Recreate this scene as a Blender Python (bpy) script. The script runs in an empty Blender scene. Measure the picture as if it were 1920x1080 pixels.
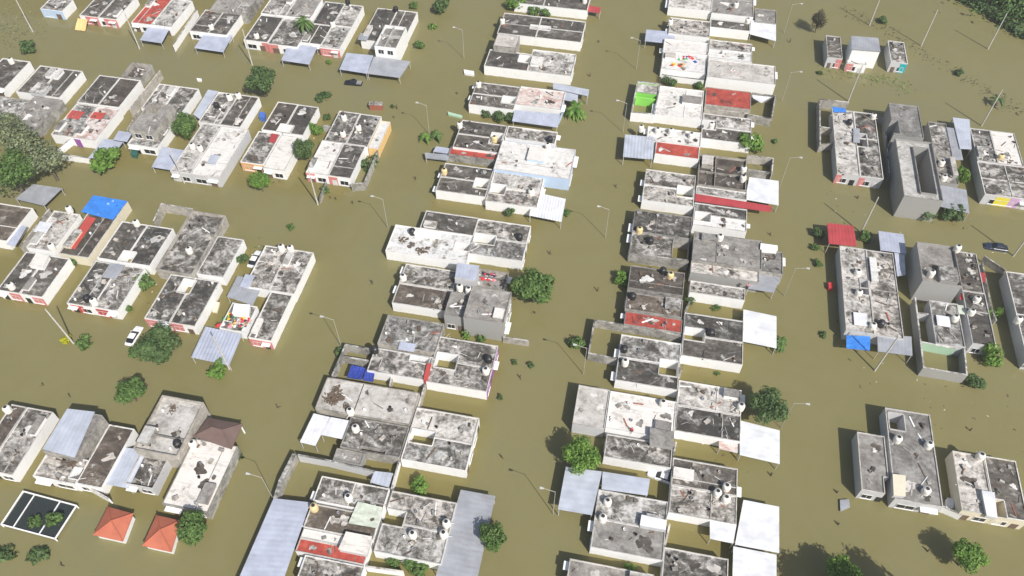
import bpy, math, random
from mathutils import Vector, Matrix
rnd = random.Random(7)
S = bpy.context.scene
COL = S.collection
# ---------------------------------------------------------------- camera, light
F, PITCH, CAMH = 1504.0, math.radians(51.33), 105.0
cam = bpy.data.cameras.new('camera'); co = bpy.data.objects.new('camera', cam); COL.objects.link(co)
cam.sensor_width = 36.0; cam.lens = 36.0*F/1920.0; cam.clip_start = 1.0; cam.clip_end = 6000.0
co.location = (0, 0, CAMH); co.rotation_euler = (math.pi/2-PITCH, 0, 0); S.camera = co
SUN_AZ, SUN_EL = math.radians(147), math.radians(45.5)
W = bpy.data.worlds.new('World'); S.world = W; W.use_nodes = True
nt = W.node_tree; sky = nt.nodes.new('ShaderNodeTexSky'); sky.sky_type = 'NISHITA'; sky.sun_disc = False
sky.sun_elevation = SUN_EL; sky.sun_rotation = SUN_AZ; sky.air_density = 1.3; sky.dust_density = 2.5
bg = nt.nodes['Background']; bg.inputs['Strength'].default_value = 0.085; nt.links.new(sky.outputs[0], bg.inputs[0])
sd = Vector((-math.sin(SUN_AZ)*math.cos(SUN_EL), -math.cos(SUN_AZ)*math.cos(SUN_EL), -math.sin(SUN_EL)))
sl = bpy.data.lights.new('sun', 'SUN'); sl.energy = 4.7; sl.angle = math.radians(0.6); sl.color = (1.0, .97, .925)
so = bpy.data.objects.new('sun', sl); COL.objects.link(so); so.rotation_euler = sd.to_track_quat('-Z', 'Y').to_euler()
vs = S.view_settings; vs.view_transform = 'Standard'; vs.look = 'None'; vs.gamma = 1.0; vs.exposure = 0.17
# ---------------------------------------------------------------- surveying: photo point at a height -> ground position
cp, sp = math.cos(PITCH), math.sin(PITCH)
AZ = math.radians(11.19)
EU = Vector((math.cos(AZ), -math.sin(AZ), 0)); EV = Vector((math.sin(AZ), math.cos(AZ), 0))
def P(px, py, z=0.0):
    a, b = (px-960)/F, (py-540)/F
    d = Vector((a, -sp*b+cp, -cp*b-sp)); t = (z-CAMH)/d.z
    return Vector((d.x*t, d.y*t, z))
def G(px, py, z=0.0):
    p = P(px, py, z); return p.dot(EU), p.dot(EV)
def UV(u, v, z=0.0): return EU*u + EV*v + Vector((0, 0, z))
def mpp(px, py, z=0): return (P(px+1, py, z)-P(px, py, z)).length
# ---------------------------------------------------------------- materials
def newmat(name):
    m = bpy.data.materials.new(name); m.use_nodes = True; t = m.node_tree
    return m, t, t.nodes, t.links, t.nodes['Principled BSDF']
def node(n, kind, **k):
    x = n.new(kind)
    for a, b in k.items():
        if a in x.inputs: x.inputs[a].default_value = b
        else: setattr(x, a, b)
    return x
def math_(n, l, op, a, b):
    x = n.new('ShaderNodeMath'); x.operation = op
    for i, q in enumerate((a, b)):
        if isinstance(q, (int, float)): x.inputs[i].default_value = q
        else: l.new(q, x.inputs[i])
    return x.outputs[0]
def ramp(n, l, fac, stops):
    r = n.new('ShaderNodeValToRGB'); e = r.color_ramp.elements
    while len(e) < len(stops): e.new(.5)
    for i, (p, c) in enumerate(stops):
        e[i].position = p; e[i].color = (*(c if isinstance(c, tuple) else (c, c, c)), 1)
    l.new(fac, r.inputs[0]); return r.outputs[0]
def mixc(n, l, fac, a, b, mode='MIX'):
    x = n.new('ShaderNodeMix'); x.data_type = 'RGBA'; x.blend_type = mode
    for s, q in ((x.inputs[0], fac), (x.inputs[6], a), (x.inputs[7], b)):
        if isinstance(q, (int, float)): s.default_value = q
        elif isinstance(q, tuple): s.default_value = (*q, 1)
        else: l.new(q, s)
    return x.outputs[2]
def gridpos(n, l, su=1, sv=1, sz=1):
    g = n.new('ShaderNodeNewGeometry'); m = n.new('ShaderNodeMapping')
    m.vector_type = 'TEXTURE'; m.inputs['Rotation'].default_value = (0, 0, -AZ)
    l.new(g.outputs['Position'], m.inputs[0])
    m2 = n.new('ShaderNodeMapping'); m2.inputs['Scale'].default_value = (su, sv, sz); l.new(m.outputs[0], m2.inputs[0])
    oi = n.new('ShaderNodeObjectInfo'); ad = n.new('ShaderNodeVectorMath'); ad.operation = 'MULTIPLY_ADD'
    l.new(oi.outputs['Random'], ad.inputs[0]); ad.inputs[1].default_value = (37, 91, 0); l.new(m2.outputs[0], ad.inputs[2])
    return ad.outputs[0], oi.outputs['Random']
M = {}
def concrete(key, stops, aniso=(1, 1), var=.12, speck=.5, bumpy=.25):
    m, t, n, l, b = newmat(key)
    pos, rn = gridpos(n, l, aniso[0], aniso[1])
    a = node(n, 'ShaderNodeTexNoise', Scale=.40, Detail=5.0, Roughness=.58, Distortion=1.0); l.new(pos, a.inputs['Vector'])
    c = node(n, 'ShaderNodeTexNoise', Scale=1.9, Detail=6.0, Roughness=.72); l.new(pos, c.inputs['Vector'])
    f = math_(n, l, 'ADD', math_(n, l, 'MULTIPLY', a.outputs[0], .56), math_(n, l, 'MULTIPLY', c.outputs[0], .44))
    f = math_(n, l, 'ADD', f, math_(n, l, 'MULTIPLY', math_(n, l, 'SUBTRACT', rn, .5), var))
    col = ramp(n, l, f, stops)
    s = node(n, 'ShaderNodeTexNoise', Scale=5.5, Detail=3.0, Roughness=.7); l.new(pos, s.inputs['Vector'])
    sc = ramp(n, l, s.outputs[0], [(.30, .35), (.44, 1.0), (.60, 1.0), (.74, 1.55)])
    col = mixc(n, l, speck, col, sc, 'MULTIPLY')
    # construction joints of the slab and drips of water stains along the fall
    w = node(n, 'ShaderNodeTexNoise', Scale=1.0, Detail=4.0, Roughness=.6)
    p2, _ = gridpos(n, l, .35, 3.2); l.new(p2, w.inputs['Vector'])
    col = mixc(n, l, ramp(n, l, w.outputs[0], [(.54, 0.0), (.74, .32)]), col, (.075, .07, .062))
    col = mixc(n, l, 1.0, col, ramp(n, l, rn, [(0.0, (1.0, 1.0, 1.0)), (1.0, (1.03, .975, .92))]), 'MULTIPLY')
    l.new(col, b.inputs['Base Color']); b.inputs['Roughness'].default_value = .92
    bu = node(n, 'ShaderNodeBump', Strength=bumpy, Distance=.05); l.new(c.outputs[0], bu.inputs['Height']); l.new(bu.outputs[0], b.inputs['Normal'])
    M[key] = m
D, B1, L1, W1 = (.030, .028, .026), (.085, .078, .068), (.26, .25, .23), (.60, .59, .57)
concrete('roof_dark', [(.40, (.045, .042, .037)), (.49, (.078, .072, .064)), (.56, (.13, .12, .107)), (.61, (.21, .20, .186)), (.68, (.40, .39, .37))], (.8, 1.2), .08)
concrete('roof_brown', [(.40, (.05, .042, .035)), (.50, (.092, .077, .064)), (.58, (.15, .128, .108)), (.67, (.31, .29, .265))], (.8, 1.2), .08)
concrete('roof_mid', [(.40, (.045, .042, .037)), (.47, (.095, .089, .08)), (.525, (.20, .192, .178)), (.575, (.39, .38, .365)), (.65, (.60, .59, .575))], (.9, 1.1), .12)
concrete('roof_light', [(.37, (.07, .066, .059)), (.44, (.17, .163, .15)), (.50, (.33, .322, .305)), (.55, (.50, .493, .478)), (.64, (.67, .665, .65))], (1, 1.1), .10)
concrete('roof_plaster', [(.34, (.16, .15, .135)), (.42, (.33, .318, .298)), (.50, (.46, .45, .43)), (.64, (.60, .595, .58))], (1, 1), .06, .25)
concrete('roof_grey', [(.36, (.12, .114, .105)), (.46, (.21, .20, .187)), (.54, (.28, .27, .255)), (.62, (.37, .36, .345)), (.70, (.47, .46, .44))], (1, 1), .08, .4)
concrete('roof_white', [(.34, (.20, .18, .15)), (.40, (.46, .445, .42)), (.48, (.655, .65, .635)), (.7, (.76, .757, .745))], (1, 1), .06, .2)
concrete('roof_red', [(.36, (.08, .035, .03)), (.43, (.30, .055, .042)), (.55, (.42, .072, .052)), (.66, (.50, .15, .11))], (1, 1), .05, .3)
concrete('roof_pink', [(.38, (.30, .27, .24)), (.46, (.56, .38, .35)), (.54, (.62, .61, .58)), (.66, (.70, .70, .69))], (1, 1.4), .05, .3)
concrete('bare_wall', [(.36, (.16, .155, .14)), (.46, (.30, .29, .265)), (.54, (.40, .39, .36)), (.66, (.52, .51, .48))], (1, 1), .1, .4)
concrete('rubble', [(.36, (.06, .05, .045)), (.47, (.18, .165, .15)), (.55, (.33, .31, .285)), (.66, (.55, .53, .5))], (1, 1), .4, .4)
def paint(key, c, dirt=.16, rough=.7):
    m, t, n, l, b = newmat(key)
    g = n.new('ShaderNodeNewGeometry')
    p1, rn = gridpos(n, l, .6, .6, .35)
    a = node(n, 'ShaderNodeTexNoise', Scale=1.3, Detail=6.0, Roughness=.7); l.new(p1, a.inputs['Vector'])
    dirtc = tuple(x*.45+.02 for x in c)
    col = mixc(n, l, ramp(n, l, a.outputs[0], [(.50, 0.0), (.70, dirt)]), c, dirtc)
    z = n.new('ShaderNodeSeparateXYZ'); l.new(g.outputs['Position'], z.inputs[0])
    zz = math_(n, l, 'ADD', z.outputs[2], math_(n, l, 'MULTIPLY', math_(n, l, 'SUBTRACT', a.outputs[0], .5), 1.0))
    col = mixc(n, l, ramp(n, l, zz, [(.02, .5), (.13, 0.0)]), col, (.23, .20, .13))   # mud line left by the flood
    l.new(col, b.inputs['Base Color']); b.inputs['Roughness'].default_value = rough
    M[key] = m
paint('white', (.86, .855, .845)); paint('cream', (.70, .64, .50)); paint('pink', (.62, .22, .21)); paint('red', (.48, .07, .06)); paint('orange', (.66, .36, .16))
paint('yellowish', (.78, .52, .22)); paint('yellow', (.72, .62, .05)); paint('teal', (.02, .38, .42)); paint('green', (.24, .62, .10)); paint('palegreen', (.40, .58, .42)); paint('blue', (.06, .16, .55)); paint('paleblue', (.48, .60, .78))
paint('lilac', (.55, .36, .55)); paint('purple', (.30, .10, .36)); paint('grey', (.34, .335, .32)); paint('brick', (.33, .11, .07)); paint('darkgreen', (.03, .12, .09)); paint('palegrey', (.55, .55, .56))
def sheet(key, c, rust=.25, rough=.5, metal=.0, rustc=(.20, .12, .08)):
    m, t, n, l, b = newmat(key)
    p1, rn = gridpos(n, l, .6, 2.2)
    a = node(n, 'ShaderNodeTexNoise', Scale=.9, Detail=6.0, Roughness=.7); l.new(p1, a.inputs['Vector'])
    p2, _ = gridpos(n, l, 1, 1)
    d = node(n, 'ShaderNodeTexNoise', Scale=.5, Detail=3.0, Roughness=.5); l.new(p2, d.inputs['Vector'])
    col = mixc(n, l, ramp(n, l, a.outputs[0], [(.54, 0.0), (.74, rust)]), c, rustc)
    col = mixc(n, l, .7, col, ramp(n, l, d.outputs[0], [(.35, .8), (.65, 1.12)]), 'MULTIPLY')
    l.new(col, b.inputs['Base Color']); b.inputs['Roughness'].default_value = rough; b.inputs['Metallic'].default_value = metal
    M[key] = m
sheet('sheet_blue', (.43, .46, .55)); sheet('sheet_grey', (.34, .35, .38), .4); sheet('sheet_white', (.72, .73, .755), .10); sheet('sheet_red', (.42, .06, .065), .2)
sheet('sheet_lilac', (.46, .49, .56), .15); sheet('tarp_blue', (.05, .23, .70), .15, .4, 0, (.2, .4, .8)); sheet('tarp_navy', (.035, .06, .32), .1, .5, 0, (.1, .15, .4)); sheet('tarp_pale', (.56, .60, .50), .3)
sheet('tile_orange', (.47, .14, .08), .5, .75, 0, (.30, .08, .04)); sheet('tile_brown', (.15, .10, .085), .4, .8, 0, (.08, .05, .045)); sheet('tile_red', (.46, .075, .06), .3, .7, 0, (.25, .06, .04))
def plain(key, c, rough=.6, metal=0.0, var=.15):
    m, t, n, l, b = newmat(key)
    p1, rn = gridpos(n, l)
    a = node(n, 'ShaderNodeTexNoise', Scale=3.0, Detail=4.0); l.new(p1, a.inputs['Vector'])
    l.new(mixc(n, l, 1.0, c, ramp(n, l, a.outputs[0], [(.3, 1-var), (.7, 1+var)]), 'MULTIPLY'), b.inputs['Base Color'])
    b.inputs['Roughness'].default_value = rough; b.inputs['Metallic'].default_value = metal; M[key] = m
plain('glass', (.02, .023, .028), .15); plain('door', (.16, .11, .08), .6); plain('frame', (.62, .62, .62), .5); plain('post', (.45, .44, .42), .8); plain('steel', (.30, .31, .33), .5, .4)
plain('pole', (.52, .50, .46), .85); plain('lamp_white', (.5, .5, .5), .4); plain('lamp', (.42, .41, .37), .5); plain('tank_white', (.78, .75, .68), .5); plain('tank_black', (.02, .02, .022), .45); plain('tank_cream', (.70, .55, .28), .5); plain('lid', (.03, .03, .035), .5)
plain('wood', (.12, .085, .06), .9, 0, .4); plain('bark', (.12, .10, .075), .95, 0, .4); plain('tyre', (.02, .02, .02), .8); plain('car_white', (.80, .80, .80), .25); plain('car_black', (.018, .02, .028), .25); plain('car_navy', (.03, .04, .07), .25); plain('car_red', (.4, .02, .03), .25); plain('car_silver', (.5, .51, .53), .3)
plain('skin', (.36, .20, .13), .6); plain('hair', (.015, .012, .01), .6); plain('cloth_red', (.55, .04, .05), .9); plain('cloth_dark', (.03, .035, .06), .9); plain('cloth_white', (.78, .77, .76), .9); plain('cloth_green', (.05, .35, .12), .9); plain('cloth_yellow', (.8, .55, .05), .9); plain('cloth_pink', (.7, .25, .3), .9); plain('cloth_blue', (.06, .15, .5), .9); plain('mesh_dark', (.018, .026, .026), .8)
def leafmat(key, lo, hi, tr=.25):
    m, t, n, l, b = newmat(key)
    g = n.new('ShaderNodeNewGeometry')
    p1, rn = gridpos(n, l)
    a = node(n, 'ShaderNodeTexNoise', Scale=.7, Detail=3.0); l.new(p1, a.inputs['Vector'])
    f = math_(n, l, 'ADD', math_(n, l, 'MULTIPLY', g.outputs['Random Per Island'], .55), math_(n, l, 'MULTIPLY', a.outputs[0], .5))
    l.new(ramp(n, l, f, [(.2, lo), (.85, hi)]), b.inputs['Base Color']); b.inputs['Roughness'].default_value = .6
    b.inputs['Subsurface Weight'].default_value = 0; b.inputs['Specular IOR Level'].default_value = .3
    tl = n.new('ShaderNodeBsdfTranslucent'); tl.inputs[0].default_value = (*[min(1, x*1.3) for x in hi], 1)
    mx = n.new('ShaderNodeMixShader'); mx.inputs[0].default_value = tr
    l.new(b.outputs[0], mx.inputs[1]); l.new(tl.outputs[0], mx.inputs[2]); l.new(mx.outputs[0], n['Material Output'].inputs[0]); M[key] = m
leafmat('leaf_dark', (.03, .062, .02), (.14, .215, .075)); leafmat('leaf', (.035, .08, .02), (.17, .27, .075)); leafmat('leaf_bright', (.05, .12, .018), (.22, .36, .07))
leafmat('leaf_grey', (.07, .09, .05), (.32, .36, .20)); leafmat('leaf_yellow', (.30, .30, .01), (.55, .55, .03)); leafmat('leaf_brown', (.03, .03, .018), (.10, .09, .05))
def watermat():
    m, t, n, l, b = newmat('flood_water')
    g = n.new('ShaderNodeNewGeometry')
    a = node(n, 'ShaderNodeTexNoise', Scale=.022, Detail=5.0, Roughness=.6, Distortion=.8); l.new(g.outputs['Position'], a.inputs['Vector'])
    c = node(n, 'ShaderNodeTexNoise', Scale=.16, Detail=4.0, Roughness=.6, Distortion=1.5); l.new(g.outputs['Position'], c.inputs['Vector'])
    f = math_(n, l, 'ADD', math_(n, l, 'MULTIPLY', a.outputs[0], .65), math_(n, l, 'MULTIPLY', c.outputs[0], .35))
    wcol = ramp(n, l, f, [(.32, (.194, .174, .073)), (.52, (.208, .187, .086)), (.70, (.192, .182, .097))])
    p0 = n.new('ShaderNodeMapping'); p0.vector_type = 'TEXTURE'; p0.inputs['Rotation'].default_value = (0, 0, -AZ); l.new(g.outputs['Position'], p0.inputs[0])
    wn = node(n, 'ShaderNodeTexNoise', Scale=.25, Detail=3.0); l.new(g.outputs['Position'], wn.inputs['Vector'])
    wv = n.new('ShaderNodeVectorMath'); wv.operation = 'MULTIPLY_ADD'; l.new(wn.outputs['Color'], wv.inputs[0]); wv.inputs[1].default_value = (3, 3, 0); l.new(p0.outputs[0], wv.inputs[2])
    sx = n.new('ShaderNodeSeparateXYZ'); l.new(wv.outputs[0], sx.inputs[0])
    def ss(o, a, b_):
        x = n.new('ShaderNodeMapRange'); x.interpolation_type = 'SMOOTHSTEP'; l.new(o, x.inputs[0])
        for i_, q in ((1, a), (2, b_)): x.inputs[i_].default_value = q
        return x.outputs[0]
    tot = None
    for (a0, a1, b0, b1) in ((-33, -13.5, 15, 175), (4, 23.5, 15, 176), (-150, -51, 141, 158), (-150, -49, 98, 121), (-150, -50, 65, 84), (-150, -47, 35, 47)):
        k = math_(n, l, 'MULTIPLY', math_(n, l, 'MULTIPLY', ss(sx.outputs[0], a0-1.5, a0+1.5), math_(n, l, 'SUBTRACT', 1.0, ss(sx.outputs[0], a1-1.5, a1+1.5))), math_(n, l, 'MULTIPLY', ss(sx.outputs[1], b0-1.5, b0+1.5), math_(n, l, 'SUBTRACT', 1.0, ss(sx.outputs[1], b1-1.5, b1+1.5))))
        tot = k if tot is None else math_(n, l, 'ADD', tot, k)
    l.new(mixc(n, l, math_(n, l, 'MULTIPLY', tot, .6), wcol, (.197, .163, .052)), b.inputs['Base Color'])
    b.inputs['Roughness'].default_value = .12; b.inputs['IOR'].default_value = 1.33; b.inputs['Specular IOR Level'].default_value = .5
    w = node(n, 'ShaderNodeTexNoise', Scale=1.6, Detail=3.0, Roughness=.55); l.new(g.outputs['Position'], w.inputs['Vector'])
    bu = node(n, 'ShaderNodeBump', Strength=.10, Distance=.08); l.new(w.outputs[0], bu.inputs['Height']); l.new(bu.outputs[0], b.inputs['Normal'])
    M['water'] = m
watermat()
# ---------------------------------------------------------------- mesh collector and scene graph helpers
class MB:
    def __init__(s): s.v = []; s.f = []; s.mi = []; s.mats = []
    def mat(s, key):
        if key not in s.mats: s.mats.append(key)
        return s.mats.index(key)
    def add(s, vs, fs, key):
        k = s.mat(key); o = len(s.v); s.v += [tuple(x) for x in vs]
        for f in fs: s.f.append(tuple(o+i for i in f)); s.mi.append(k)
    def hexa(s, bot, top, key):                       # two quads, counter-clockwise from above
        s.add(list(bot)+list(top), [(3, 2, 1, 0), (4, 5, 6, 7), (0, 1, 5, 4), (1, 2, 6, 5), (2, 3, 7, 6), (3, 0, 4, 7)], key)
    def ubox(s, u0, u1, v0, v1, z0, z1, key):          # box on the town grid
        q = [(u0, v0), (u1, v0), (u1, v1), (u0, v1)]
        s.hexa([UV(a, b, z0) for a, b in q], [UV(a, b, z1) for a, b in q], key)
    def obox(s, c, ang, lx, ly, z0, z1, key):
        ax = Vector((math.cos(ang), math.sin(ang), 0)); ay = Vector((-ax.y, ax.x, 0)); c = Vector((c[0], c[1], 0))
        q = [c-ax*lx/2-ay*ly/2, c+ax*lx/2-ay*ly/2, c+ax*lx/2+ay*ly/2, c-ax*lx/2+ay*ly/2]
        s.hexa([(p.x, p.y, z0) for p in q], [(p.x, p.y, z1) for p in q], key)
    def tube(s, a, b, r0, r1, key, n=8):
        a, b = Vector(a), Vector(b); d = (b-a).normalized(); x = d.orthogonal().normalized(); y = d.cross(x)
        vs = [a+(x*math.cos(6.2832*i/n)+y*math.sin(6.2832*i/n))*r0 for i in range(n)]+[b+(x*math.cos(6.2832*i/n)+y*math.sin(6.2832*i/n))*r1 for i in range(n)]
        s.add(vs, [(i, (i+1) % n, n+(i+1) % n, n+i) for i in range(n)]+[tuple(range(n-1, -1, -1)), tuple(range(n, 2*n))], key)
    def lathe(s, c, prof, key, n=14):
        c = Vector(c); vs = []; fs = []
        for r, z in prof: vs += [c+Vector((r*math.cos(6.2832*i/n), r*math.sin(6.2832*i/n), z)) for i in range(n)]
        for j in range(len(prof)-1): fs += [(j*n+i, j*n+(i+1) % n, (j+1)*n+(i+1) % n, (j+1)*n+i) for i in range(n)]
        fs += [tuple(range(n-1, -1, -1)), tuple((len(prof)-1)*n+i for i in range(n))]
        s.add(vs, fs, key)
    def mesh(s, name, origin=(0, 0, 0), smooth=False):
        m = bpy.data.meshes.new(name); o = Vector(origin)
        m.from_pydata([tuple(Vector(p)-o) for p in s.v], [], s.f)
        for k in s.mats: m.materials.append(M[k])
        m.polygons.foreach_set('material_index', s.mi)
        if smooth: m.polygons.foreach_set('use_smooth', [True]*len(m.polygons))
        m.update(); return m
    def build(s, name, parent=None, origin=None, smooth=False):
        if origin is None:
            o = parent
            loc = Vector((0, 0, 0))
            while o is not None: loc = loc+o.location; o = o.parent
            origin = loc
            ob = bpy.data.objects.new(name, s.mesh(name, origin, smooth))
        else:
            ob = bpy.data.objects.new(name, s.mesh(name, origin, smooth)); ob.location = origin
        COL.objects.link(ob)
        if parent is not None: ob.parent = parent
        return ob
def tag(o, label, cat, group=None, kind=None):
    o['label'] = label
    if cat: o['category'] = cat
    if group: o['group'] = group
    if kind: o['kind'] = kind
    return o
def empty(name, loc, label, cat, group=None):
    o = bpy.data.objects.new(name, None); o.empty_display_size = .5; COL.objects.link(o); o.location = loc
    return tag(o, label, cat, group)
# ---------------------------------------------------------------- the setting
mb = MB(); R_ = 1500
mb.add([(-R_, -R_, 0), (R_, -R_, 0), (R_, R_, 0), (-R_, R_, 0)], [(0, 1, 2, 3)], 'water')
tag(mb.build('flood_water', None, (0, 0, 0)), 'murky olive brown flood water filling every street between the houses', None, None, 'structure')
# ---------------------------------------------------------------- houses
T = .12
def rect(q, h):
    g = [G(q[2*i], q[2*i+1], h) for i in range(4)]
    return ((g[0][0]+g[3][0])/2, (g[1][0]+g[2][0])/2, (g[3][1]+g[2][1])/2, (g[0][1]+g[1][1])/2)
def opening(par, kind, side, r, a, b, z0, z1, pane='glass'):
    u0, u1, v0, v1 = r
    def bx(m, a, b, d0, d1, z0, z1, k):
        if side == 's': m.ubox(u0+a, u0+b, v0-d1, v0-d0, z0, z1, k)
        elif side == 'w': m.ubox(u0-d1, u0-d0, v0+a, v0+b, z0, z1, k)
        else: m.ubox(u1+d0, u1+d1, v0+a, v0+b, z0, z1, k)
    if kind == 'window':
        f = MB(); w = .07
        bx(f, a, b, .0, .06, z0, z0+w, 'frame'); bx(f, a, b, .0, .06, z1-w, z1, 'frame'); bx(f, a, a+w, 0, .058, z0+w, z1-w, 'frame'); bx(f, b-w, b, 0, .058, z0+w, z1-w, 'frame')
        bx(f, (a+b)/2-.03, (a+b)/2+.03, 0, .05, z0+w, z1-w, 'frame')
        o = f.build('window', par); p = MB(); bx(p, a+w, b-w, .003, .025, z0+w, z1-w, pane); p.build('pane', o)
        s_ = MB(); bx(s_, a-.08, b+.08, 0, .12, z0-.07, z0, 'white'); s_.build('sill', o)
    elif kind == 'door':
        f = MB(); bx(f, a, b, .003, .05, z0, z1, pane); f.build('door', par)
    elif kind == 'canopy':
        f = MB(); bx(f, a, b, 0, .7, z0, z1, 'white'); f.build('canopy', par)
    else:
        f = MB(); bx(f, a, b, .002, .035, z0, z1, kind); f.build('painted_panel', par)
def unit(label, r, h, roof, wall, holes, fac, panels, div, clutter, cat='house', group=None, name='house', floor=None, op=True, boxes=()):
    u0, u1, v0, v1 = r; h += rnd.uniform(-.05, .05)
    root = empty(name, UV((u0+u1)/2, (v0+v1)/2, 0), label, cat, group)
    us = sorted({u0, u1, *[x for q in holes for x in (q[0], q[1])]}); vs_ = sorted({v0, v1, *[x for q in holes for x in (q[2], q[3])]})
    us = [x for x in us if u0-1e-6 <= x <= u1+1e-6]; vs_ = [x for x in vs_ if v0-1e-6 <= x <= v1+1e-6]
    nu, nv = len(us)-1, len(vs_)-1
    def solid(i, j):
        if not (0 <= i < nu and 0 <= j < nv): return False
        a, b = (us[i]+us[i+1])/2, (vs_[j]+vs_[j+1])/2
        return not any(q[0] < a < q[1] and q[2] < b < q[3] for q in holes)
    wm, rm = MB(), MB()
    rz = h-(floor if floor is not None else .17)
    cap = 'roof_white' if rnd.random() < .35 else 'roof_plaster'
    if wall not in ('white', 'cream', 'paleblue', 'yellowish', 'palegrey'): cap = 'roof_grey'
    for i in range(nu):
        for j in range(nv):
            if not solid(i, j): continue
            a0, a1, b0, b1 = us[i], us[i+1], vs_[j], vs_[j+1]
            S_, N_, W_, E_ = (not solid(i, j-1)), (not solid(i, j+1)), (not solid(i-1, j)), (not solid(i+1, j))
            rm.ubox(a0+(T*.5 if W_ else 0), a1-(T*.5 if E_ else 0), b0+(T*.5 if S_ else 0), b1-(T*.5 if N_ else 0), rz-.16, rz, roof)
            if S_: wm.ubox(a0, a1, b0, b0+T, -1, h-.03, wall); wm.ubox(a0-.012, a1+.012, b0-.012, b0+T, h-.03, h, cap)
            if N_: wm.ubox(a0, a1, b1-T, b1, -1, h-.03, wall); wm.ubox(a0-.012, a1+.012, b1-T, b1+.012, h-.03, h, cap)
            c0, c1 = b0+(T if S_ else 0), b1-(T if N_ else 0)
            if W_: wm.ubox(a0, a0+T, c0, c1, -1, h-.036, wall); wm.ubox(a0-.010, a0+T, c0, c1, h-.036, h-.006, cap)
            if E_: wm.ubox(a1-T, a1, c0, c1, -1, h-.036, wall); wm.ubox(a1-T, a1+.010, c0, c1, h-.036, h-.006, cap)
    wm.build('wall', root); rm.build('roof', root)
    if not div and not holes and clutter >= 3 and rnd.random() < .5: div = [(rnd.choice('uv'), rnd.choice((.3, .4, .62, .72)))]
    if clutter >= 3 and not holes and rnd.random() < .4 and not boxes:
        a, c = rnd.choice((.06, .72)), rnd.choice((.1, .6)); boxes = ((a, a+.22, c, c+.28, rnd.uniform(.25, .6), rnd.choice(('roof_white', 'roof_light', 'roof_grey', 'roof_plaster'))),)
    if div:
        d = MB()
        for k, t in div:
            if k == 'u': x = u0+(u1-u0)*t; d.ubox(x-.06, x+.06, v0+T, v1-T, rz-.1, h-.05, cap)
            else: x = v0+(v1-v0)*t; d.ubox(u0+T, u1-T, x-.06, x+.06, rz-.1, h-.06, cap)
        d.build('parapet', root)
    for (a, b, c, d_, hh, key) in boxes:
        m = MB(); A, B_, C_, D_ = u0+(u1-u0)*a, u0+(u1-u0)*b, v0+(v1-v0)*c, v0+(v1-v0)*d_
        m.ubox(A, B_, C_, D_, rz-.05, h+hh, wall if key != wall else 'grey'); m.ubox(A-.08, B_+.08, C_-.08, D_+.08, h+hh, h+hh+.1, key); m.build('rooftop_box', root)
    for k in range(rnd.choice((1, 2, 2, 3, 3)) if clutter else 0):
        rr = rnd.uniform(.45, 1.5); a, b = rnd.uniform(u0+.9, u1-.9), rnd.uniform(v0+.9, v1-.9)
        rr = min(rr, a-u0-.25, u1-a-.25, b-v0-.25, v1-b-.25)
        if rr < .3 or any(q[0]-rr < a < q[1]+rr and q[2]-rr < b < q[3]+rr for q in holes): continue
        c = MB(); nn = 22; ph = [rnd.uniform(0, 6.28) for _ in range(4)]; ring = []
        for i in range(nn):
            t = 6.2832*i/nn; q = rr*(.62+.16*math.sin(2*t+ph[0])+.12*math.sin(3*t+ph[1])+.10*math.sin(5*t+ph[2])); ring.append(UV(a+q*math.cos(t), b+q*math.sin(t)*rnd.uniform(.85, 1.0)))
        zt = rz+.012+.004*k; c.add([(p.x, p.y, rz-.01) for p in ring]+[(p.x, p.y, zt) for p in ring], [tuple(nn+i for i in range(nn))]+[(i, (i+1) % nn, nn+(i+1) % nn, nn+i) for i in range(nn)],
            rnd.choice(('roof_white', 'roof_plaster', 'roof_light', 'roof_light', 'roof_brown', 'roof_dark', 'roof_grey')))
        c.build('roof_patch', root)
    n = 0
    clutter = int(clutter*1.5)
    for k in range(clutter*6):
        if n >= clutter: break
        a, b = rnd.uniform(u0+.5, u1-.5), rnd.uniform(v0+.5, v1-.5)
        if any(q[0]-.5 < a < q[1]+.5 and q[2]-.5 < b < q[3]+.5 for q in holes): continue
        n += 1; p = UV(a, b); c = MB(); t = rnd.random()
        if t < .25:
            q = p+Vector((rnd.uniform(-1.4, 1.4), rnd.uniform(-1.4, 1.4), 0)); c.tube((p.x, p.y, rz+.06), (q.x, q.y, rz+.07), .035, .035, rnd.choice(('steel', 'cloth_white', 'rubble', 'wood')), 5); nm = 'pipe'
        elif t < .45:
            c.lathe((p.x, p.y, rz), [(.16, -.01), (.2, .32), (.17, .33), (.14, .1)], rnd.choice(('steel', 'tank_black', 'cloth_white', 'rubble', 'sheet_grey', 'cloth_white')), 9); nm = 'bucket'
        elif t < .72:
            A = rnd.uniform(0, 3.1); ln = rnd.uniform(.5, 2.2); c.obox(p, A, ln, rnd.uniform(.08, .22), rz-.02, rz+rnd.uniform(.05, .12), rnd.choice(('wood', 'wood', 'rubble', 'bare_wall', 'roof_light', 'brick', 'cloth_white', 'roof_light'))); nm = 'plank'
        else:
            s = rnd.uniform(.25, .55)
            for z in range(rnd.choice((1, 2))): c.obox(p+Vector((rnd.uniform(-.1, .1), rnd.uniform(-.1, .1), 0)), rnd.uniform(0, 3), s*rnd.uniform(1, 1.9), s, rz-.02+z*.2, rz+.18+z*.2, rnd.choice(('rubble', 'rubble', 'bare_wall', 'roof_grey', 'wood')))
            nm = 'block_pile'
        c.build(nm, root)
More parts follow.
